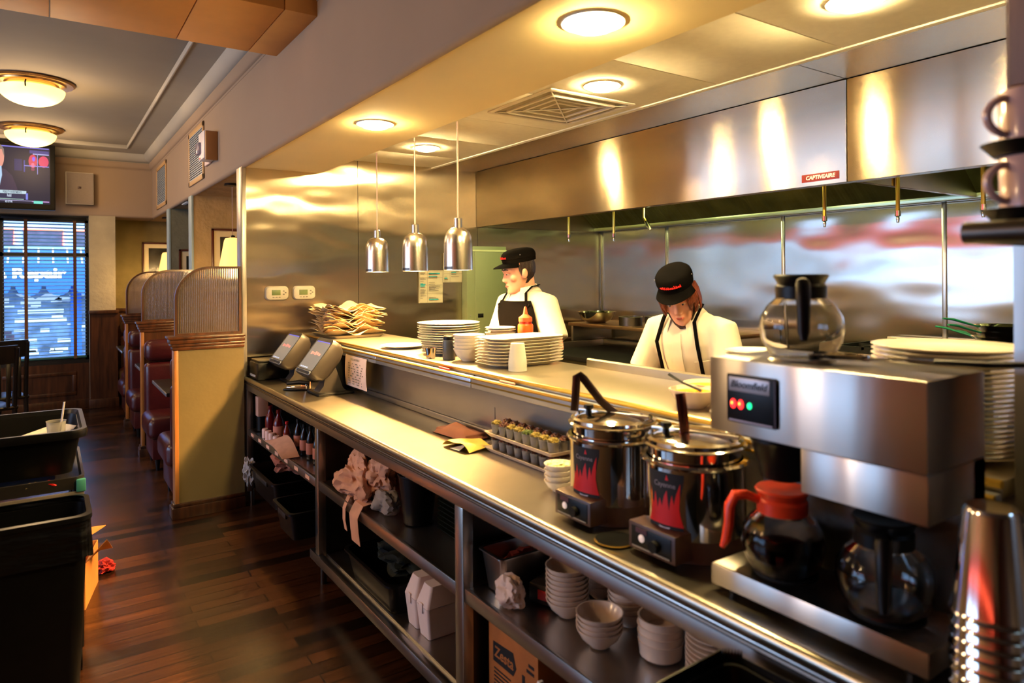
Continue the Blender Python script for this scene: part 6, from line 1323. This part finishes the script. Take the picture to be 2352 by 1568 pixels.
def cook(loc, yaw, label, lean, hyaw, hpitch, hroll, hair, elbows, wrists, scale=1.03, long_hair=False, sw=None):
    t = thing('person', label, 'person', loc, yaw); t.scale = (scale,) * 3
    TT = Matrix.Translation((0, 0, 0.95)) @ Matrix.Rotation(lean, 4, 'Y') @ Matrix.Translation((0, 0, -0.95))
    def pose(p):
        if p.z <= 0.95: return p
        k = min(1, (p.z - 0.95) / 0.15); return p.lerp(TT @ p, k)
    TH = TT @ Matrix.Translation((0.012, 0, 1.515)) @ Matrix.Rotation(hyaw, 4, 'Z') @ Matrix.Rotation(hpitch, 4, 'Y') @ Matrix.Rotation(hroll, 4, 'X') @ Matrix.Translation((0.012, 0, -0.045))
    sh = [TT @ Vector((0.0, s_ * 0.178, 1.395)) for s_ in (1, -1)]
    # ---- body, one continuous surface
    b = B()
    b.loft([[pose(tor_pt(z, 2 * pi * i / 28, -0.004)) for i in range(28)] for z, _a, _w in TOR])
    b.tube([TT @ Vector((-0.012, 0, 1.43)), TT @ Vector((-0.002, 0, 1.50)), TH @ Vector((-0.028, 0, 0.05)), TH @ Vector((-0.03, 0, 0.09))], [0.066, 0.057, 0.054, 0.055], 20)
    b.loft([head_ring(z, 0, 28, TH) for z, *_ in HEADR])
    # nose, brow, ears, lips, chin
    b.loft([[TH @ Vector(p) for p in r] for r in ([(x, w, z), (x + 0.004, 0, z + 0.002), (x, -w, z), (x - 0.022, -w * 1.2, z), (x - 0.024, 0, z), (x - 0.022, w * 1.2, z)] for z, x, w in ((0.134, .084, .008), (0.118, .091, .0085), (0.100, .101, .011), (0.088, .107, .0145), (0.080, .102, .015), (0.075, .090, .010)))])
    b.tube([TH @ Vector(p) for p in ((.060, .050, .140), (.078, .034, .147), (.086, .012, .143), (.086, -.012, .143), (.078, -.034, .147), (.060, -.050, .140))], [.007, .009, .009, .009, .009, .007], 10)
    b.ball(TH @ Vector((.078, 0, .016)), .016, .020, .014)
    for s_ in (1, -1):
        b.ball(TH @ Vector((-.012, s_ * .078, .108)), .020, .010, .032, 16, 12, mat=TH.to_3x3().to_4x4() @ Matrix.Rotation(radians(-12), 4, 'Y') @ Matrix.Rotation(s_ * radians(18), 4, 'Z'))
        b.ball(TH @ Vector((.050, s_ * .047, .094)), .024, .019, .022)
    b.tube([TH @ Vector(p) for p in ((.074, .026, .056), (.088, .010, .0605), (.0895, 0, .0595), (.088, -.010, .0605), (.074, -.026, .056))], [.003, .0055, .0055, .0055, .003], 8)
    b.tube([TH @ Vector(p) for p in ((.074, .024, .051), (.087, .009, .0475), (.0885, 0, .047), (.087, -.009, .0475), (.074, -.024, .051))], [.003, .006, .0065, .006, .003], 8)
    for k, s_ in enumerate((1, -1)):
        el, wr = Vector(elbows[k]), Vector(wrists[k])
        b.tube([sh[k] - Vector((0, s_ * .04, -.005)), sh[k], sh[k].lerp(el, .35), sh[k].lerp(el, .7), el, el.lerp(wr, .3), el.lerp(wr, .7), wr], [.058, .060, .052, .045, .041, .042, .034, .027], 16)
        d = (wr - el).normalized(); up = Vector((0, 0, 1)); side = d.cross(up).normalized() * (1 if s_ > 0 else -1); n_ = side.cross(d).normalized(); n_ = -n_ if n_.z < 0 else n_
        b.loft([[wr + d * q + side * (w * cos(a)) + n_ * (h * sin(a)) for a in [2 * pi * i / 14 for i in range(14)]] for q, w, h in ((-.005, .026, .020), (.03, .036, .017), (.065, .041, .015), (.092, .040, .013), (.098, .036, .010))])
        for off, ln in ((-.031, .066), (-.0105, .076), (.0105, .072), (.031, .056)):
            p = wr + d * .088 + side * off; dd = d.copy(); pts = [p - d * .02, p]
            for j, fr in enumerate((.42, .32, .26)):
                dd = (Matrix.Rotation(radians(26 + 6 * j) , 3, side) @ dd); dd = dd if (Matrix.Rotation(radians(20), 3, side) @ d).z < d.z else (Matrix.Rotation(radians(-2 * (26 + 6 * j)), 3, side) @ dd)
                p = p + dd * ln * fr; pts.append(p)
            b.tube(pts, [.0085, .0088, .0082, .0076, .0062], 10)
        tp = wr + d * .03 - side * .028
        b.tube([tp + side * .012, tp - side * .012 + d * .012, tp - side * .024 + d * .04 - n_ * .008, tp - side * .020 + d * .066 - n_ * .02], [.012, .0105, .0095, .007], 10)
    for s_ in (1, -1):
        b.tube([(0, s_ * .085, .90), (0.005, s_ * .09, .70), (0.01, s_ * .095, .48), (-.005, s_ * .098, .30), (-.015, s_ * .10, .09), (-.01, s_ * .10, .04)], [.092, .078, .056, .054, .038, .04], 16)
    obj('body', union(b, 0.0055, 0.45, 'body', SKIN, 5), None, t)
    # ---- eyes and brows
    for s_ in (1, -1):
        e = obj('eye', B().ball(TH @ Vector((.0705, s_ * .031, .126)), .0125, .0135, .0095, 16, 10), M('eye_white', '#e8e0d8', 0.25, var=0.02), t)
        obj('iris', B().ball(TH @ Vector((.0825, s_ * .030, .1235)), .002, .0055, .005, 12, 8), M('iris_dark', '#1d120c', 0.2, var=0.1), e)
        obj('eyelid', B().ball(TH @ Vector((.071, s_ * .031, .1285)), .0135, .0155, .009, 16, 10), SKIN, t)
        obj('eyebrow', B().tube([TH @ Vector(p) for p in ((.092, s_ * .010, .1475), (.0875, s_ * .028, .1525), (.073, s_ * .046, .148))], [.003, .0038, .002], 8), hair, t)
    obj('lips', B().tube([TH @ Vector(p) for p in ((.0795, .021, .0535), (.0925, .009, .0545), (.0935, 0, .0535), (.0925, -.009, .0545), (.0795, -.021, .0535))], [.002, .0042, .0045, .0042, .002], 8, 1.4), M('lip_pink', '#b9584a', 0.45, var=0.04), t)
    # ---- hair below the cap
    b = B()
    b.loft([head_ring(z, 0.006 if z > .06 else 0.003, 24, TH, (radians(72), radians(288))) for z in (.052, .075, .10, .125, .15, .18, .20)], False, False) if False else None
    zs = (.050, .075, .10, .125, .15, .18)
    lo_ = 68 if long_hair else 84
    grid = [head_ring(z, 0.0065 + (0.012 if long_hair and z < .13 else 0), 30, TH, (radians(lo_ + (26 if z < .09 and not long_hair else 0)), radians(360 - lo_ - (26 if z < .09 and not long_hair else 0)))) for z in zs]
    b.sheet(lambda u, v: grid[int(round(v * 5))][int(round(u * 30))], 30, 5, 0.006)
    for s_ in (1, -1):
        if long_hair:
            rr = random.Random(12 + s_)
            for k in range(16):
                a = k / 15; x = .070 - .105 * a + rr.uniform(-.004, .004); y = s_ * (.052 + .030 * sin(min(1, a * 1.6) * pi / 2))
                ln = rr.uniform(.085, .115) * (0.75 if a < .25 else 1.0) + .02 * (a > .5)
                if .42 < a < .62: ln *= .55
                b.tube([TH @ Vector((x, y * .97, .165)), TH @ Vector((x + .002, y * 1.06, .13)), TH @ Vector((x + .004, y * 1.09, .165 - ln * .75)), TH @ Vector((x + .008, y * 1.02, .165 - ln * 1.05))], [.007, .008, .0065, .0015], 7)
        else:
            b.tube([TH @ Vector((.006, s_ * .0725, .165)), TH @ Vector((.008, s_ * .0745, .13)), TH @ Vector((.006, s_ * .0715, .105))], [.011, .009, .004], 8)
    obj('hair', b, hair, t)
    if long_hair:
        b = B()
        b.tube([TH @ Vector(p) for p in ((.012, .071, .115), (.022, .0655, .075), (.038, .055, .038), (.060, .036, .010), (.082, .012, -.003), (.082, -.012, -.003), (.060, -.036, .010), (.038, -.055, .038), (.022, -.0655, .075), (.012, -.071, .115))], [.003, .004, .0055, .007, .008, .008, .007, .0055, .004, .003], 8)
        obj('beard', b, M('dark_beard', '#3a2012', 0.7, var=0.3, vscale=60), t)
    # ---- cap
    TC = TH @ Matrix.Translation((0, 0, 0)) @ Matrix.Rotation(radians(-3), 4, 'Y')
    def capring(z, a, w, xo=0): return [TC @ Vector((-0.009 + xo + a * cos(2 * pi * i / 40), w * sin(2 * pi * i / 40), z)) for i in range(40)]
    cap = obj('cap', B().loft([capring(*r) for r in ((.176, .098, .0785), (.178, .101, .082), (.198, .103, .084), (.200, .1025, .0835), (.202, .105, .086), (.216, .105, .086), (.232, .100, .083), (.245, .086, .072), (.253, .062, .053), (.257, .03, .026), (.258, .008, .008))], False, True), BLACK_CLOTH, t)
    def vis(u, v):
        a = radians(-74 + 148 * u); r0 = 0.101; ext = 0.048 * cos(radians(-74 + 148 * u) * 1.05) ** 0.6 * v if abs(u - .5) < .5 else 0
        return TC @ Vector((-0.009 + (0.100 + ext) * cos(a) + ext * .35 * (1 - abs(2 * u - 1)), (0.0815 + ext * .72) * sin(a), .181 - 0.010 * v * v - 0.006 * v - 0.014 * (abs(2 * u - 1)) ** 2 * v))
    obj('visor', B().sheet(vis, 28, 6, 0.004), BLACK_CLOTH, cap)
    b = B(); rr = random.Random(4)
    def capsurf(ang, z): return TC @ Vector((-0.009 + 0.1068 * cos(ang), 0.0878 * sin(ang), z))
    for k in range(11):
        a = radians(30 - 60 * k / 10.0); h = rr.choice((.012, .009, .015))
        b.tube([capsurf(a, .208), capsurf(a - .02, .208 + h)], .0022, 6)
        b.tube([capsurf(a, .209 + .003 * (k % 2)), capsurf(a - .10, .211 + .003 * ((k + 1) % 2))], .0024, 6)
    obj('embroidery', b, M('red_thread', '#d01414', 0.7, var=0.05), cap)
    for s_ in (1, -1): obj('eyelet', B().ball(capsurf(s_ * radians(82), .222), .003), STEEL, cap)
    # ---- shirt
    b = B()
    b.loft([[pose(tor_pt(z, 2 * pi * i / 28, o)) for i in range(28)] for z, o in ((0.80, .016), (.90, .018), (1.0, .024), (1.1, .020), (1.2, .015), (1.30, .012), (1.37, .012), (1.42, .012), (1.455, .010), (1.475, .006))])
    for k, s_ in enumerate((1, -1)):
        el = Vector(elbows[k])
        b.tube([sh[k] - Vector((0, s_ * .05, -.01)), sh[k] + Vector((0, 0, .004)), sh[k].lerp(el, .4), sh[k].lerp(el, .86)], [.064, .071, .071, .076], 18)
    shirt = obj('shirt', union(b, 0.011, 0.5, 'shirt', WHITE_CLOTH, 6), None, t)
    def col(u, v):
        a = radians(32 + 296 * u); e = abs(2 * u - 1)
        r = 0.066 + 0.030 * v + 0.012 * e ** 4 * v; z = 1.507 - 0.052 * v * (1 + 0.45 * e ** 6) - 0.012 * e ** 2
        return TT @ Vector((-0.006 + r * cos(a) * 1.0 + 0.014 * e ** 3, r * 0.98 * sin(a), z))
    obj('collar', B().sheet(col, 36, 5, 0.004), WHITE_CLOTH, shirt)
    obj('placket', B().sheet(lambda u, v: pose(tor_pt(1.22 + .20 * v, radians(-7 + 14 * u), .0195 - .006 * v)), 4, 12, 0.003), WHITE_CLOTH, shirt)
    if long_hair: obj('breast_pocket', B().sheet(lambda u, v: pose(tor_pt(1.19 + .105 * v, radians(24 + 28 * u), .0205)), 8, 6, 0.003), WHITE_CLOTH, shirt)
    # ---- apron
    bt, bw = (1.425, 46) if not long_hair else (1.12, 40)
    def ap(u, v):
        z = 0.42 + (bt - 0.42) * v; k = max(0.0, (z - 1.02) / (bt - 1.02)) if z > 1.02 else 0.0
        a = radians((2 * u - 1) * (82 - (82 - bw) * k ** 0.8)); zz = max(z, .80)
        p = tor_pt(zz, a, .034 if zz < 1.15 else .029); p.z = z
        if z < .8: p.x += 0.02; p.y *= 1.05
        return pose(p)
    apr = obj('apron', B().sheet(ap, 28, 28, 0.003), BLACK_CLOTH, t)
    aa = radians(bw - 4)
    for s_ in (1, -1):
        pts = [pose(tor_pt(bt - .02 + q * (1.40 - bt), s_ * aa * (1 - .15 * q), .032)) for q in ((0, .5, 1.0) if bt < 1.3 else (0, 1.0))] + [TT @ Vector(p) for p in ((.070, s_ * .088, 1.468), (.020, s_ * .090, 1.500), (-.05, s_ * .065, 1.500), (-.078, s_ * .0, 1.495))]
        obj('apron_strap', B().tube(pts, 0.011, 8, 0.25, up=(1, 0, 0.3)), BLACK_CLOTH, apr)
    # ---- trousers and shoes
    b = B(); b.loft([[tor_pt(max(z, .8), 2 * pi * i / 24, .022) * 1.0 + Vector((0, 0, z - max(z, .8))) for i in range(24)] for z in (.78, .86, .98)])
    for s_ in (1, -1): b.tube([(0, s_ * .085, .90), (0.005, s_ * .09, .70), (0.01, s_ * .095, .48), (-.005, s_ * .098, .30), (-.015, s_ * .10, .07)], [.104, .092, .074, .070, .066], 16)
    obj('trousers', union(b, 0.013, 0.5, 'trousers', M('black_trousers', '#0d0c0c', 0.85, var=0.2), 4), None, t)
    for s_ in (1, -1): obj('shoe', B().loft([rrect(x, s_ * .10, 0, 0, 0, 0) if False else [Vector((x, s_ * .10 + w * cos(q), max(0.0, h * .5 + h * .5 * sin(q)))) for q in [2 * pi * i / 16 for i in range(16)]] for x, w, h in ((-.075, .02, .05), (-.06, .038, .085), (0.0, .042, .10), (.07, .046, .07), (.14, .042, .05), (.17, .02, .03))]), BLACK_P, t)
    return t
cook((2.47, 3.40, 0), radians(184), 'cook in black cap and white shirt standing in profile behind the platters', radians(6), radians(-22), radians(8), 0.0, HAIR_BR,
     ((.06, .285, 1.16), (.06, -.27, 1.16)), ((.26, .13, 1.03), (.27, -.12, 1.03)))
cook((2.65, 2.195, 0), radians(186), 'cook in black cap bending over the pass, auburn hair and apron straps showing', radians(21), radians(24), radians(14), 0.0, HAIR_RED,
     ((.20, .265, 1.12), (.20, -.265, 1.12)), ((.36, .11, 1.07), (.36, -.11, 1.07)), 0.985, True)
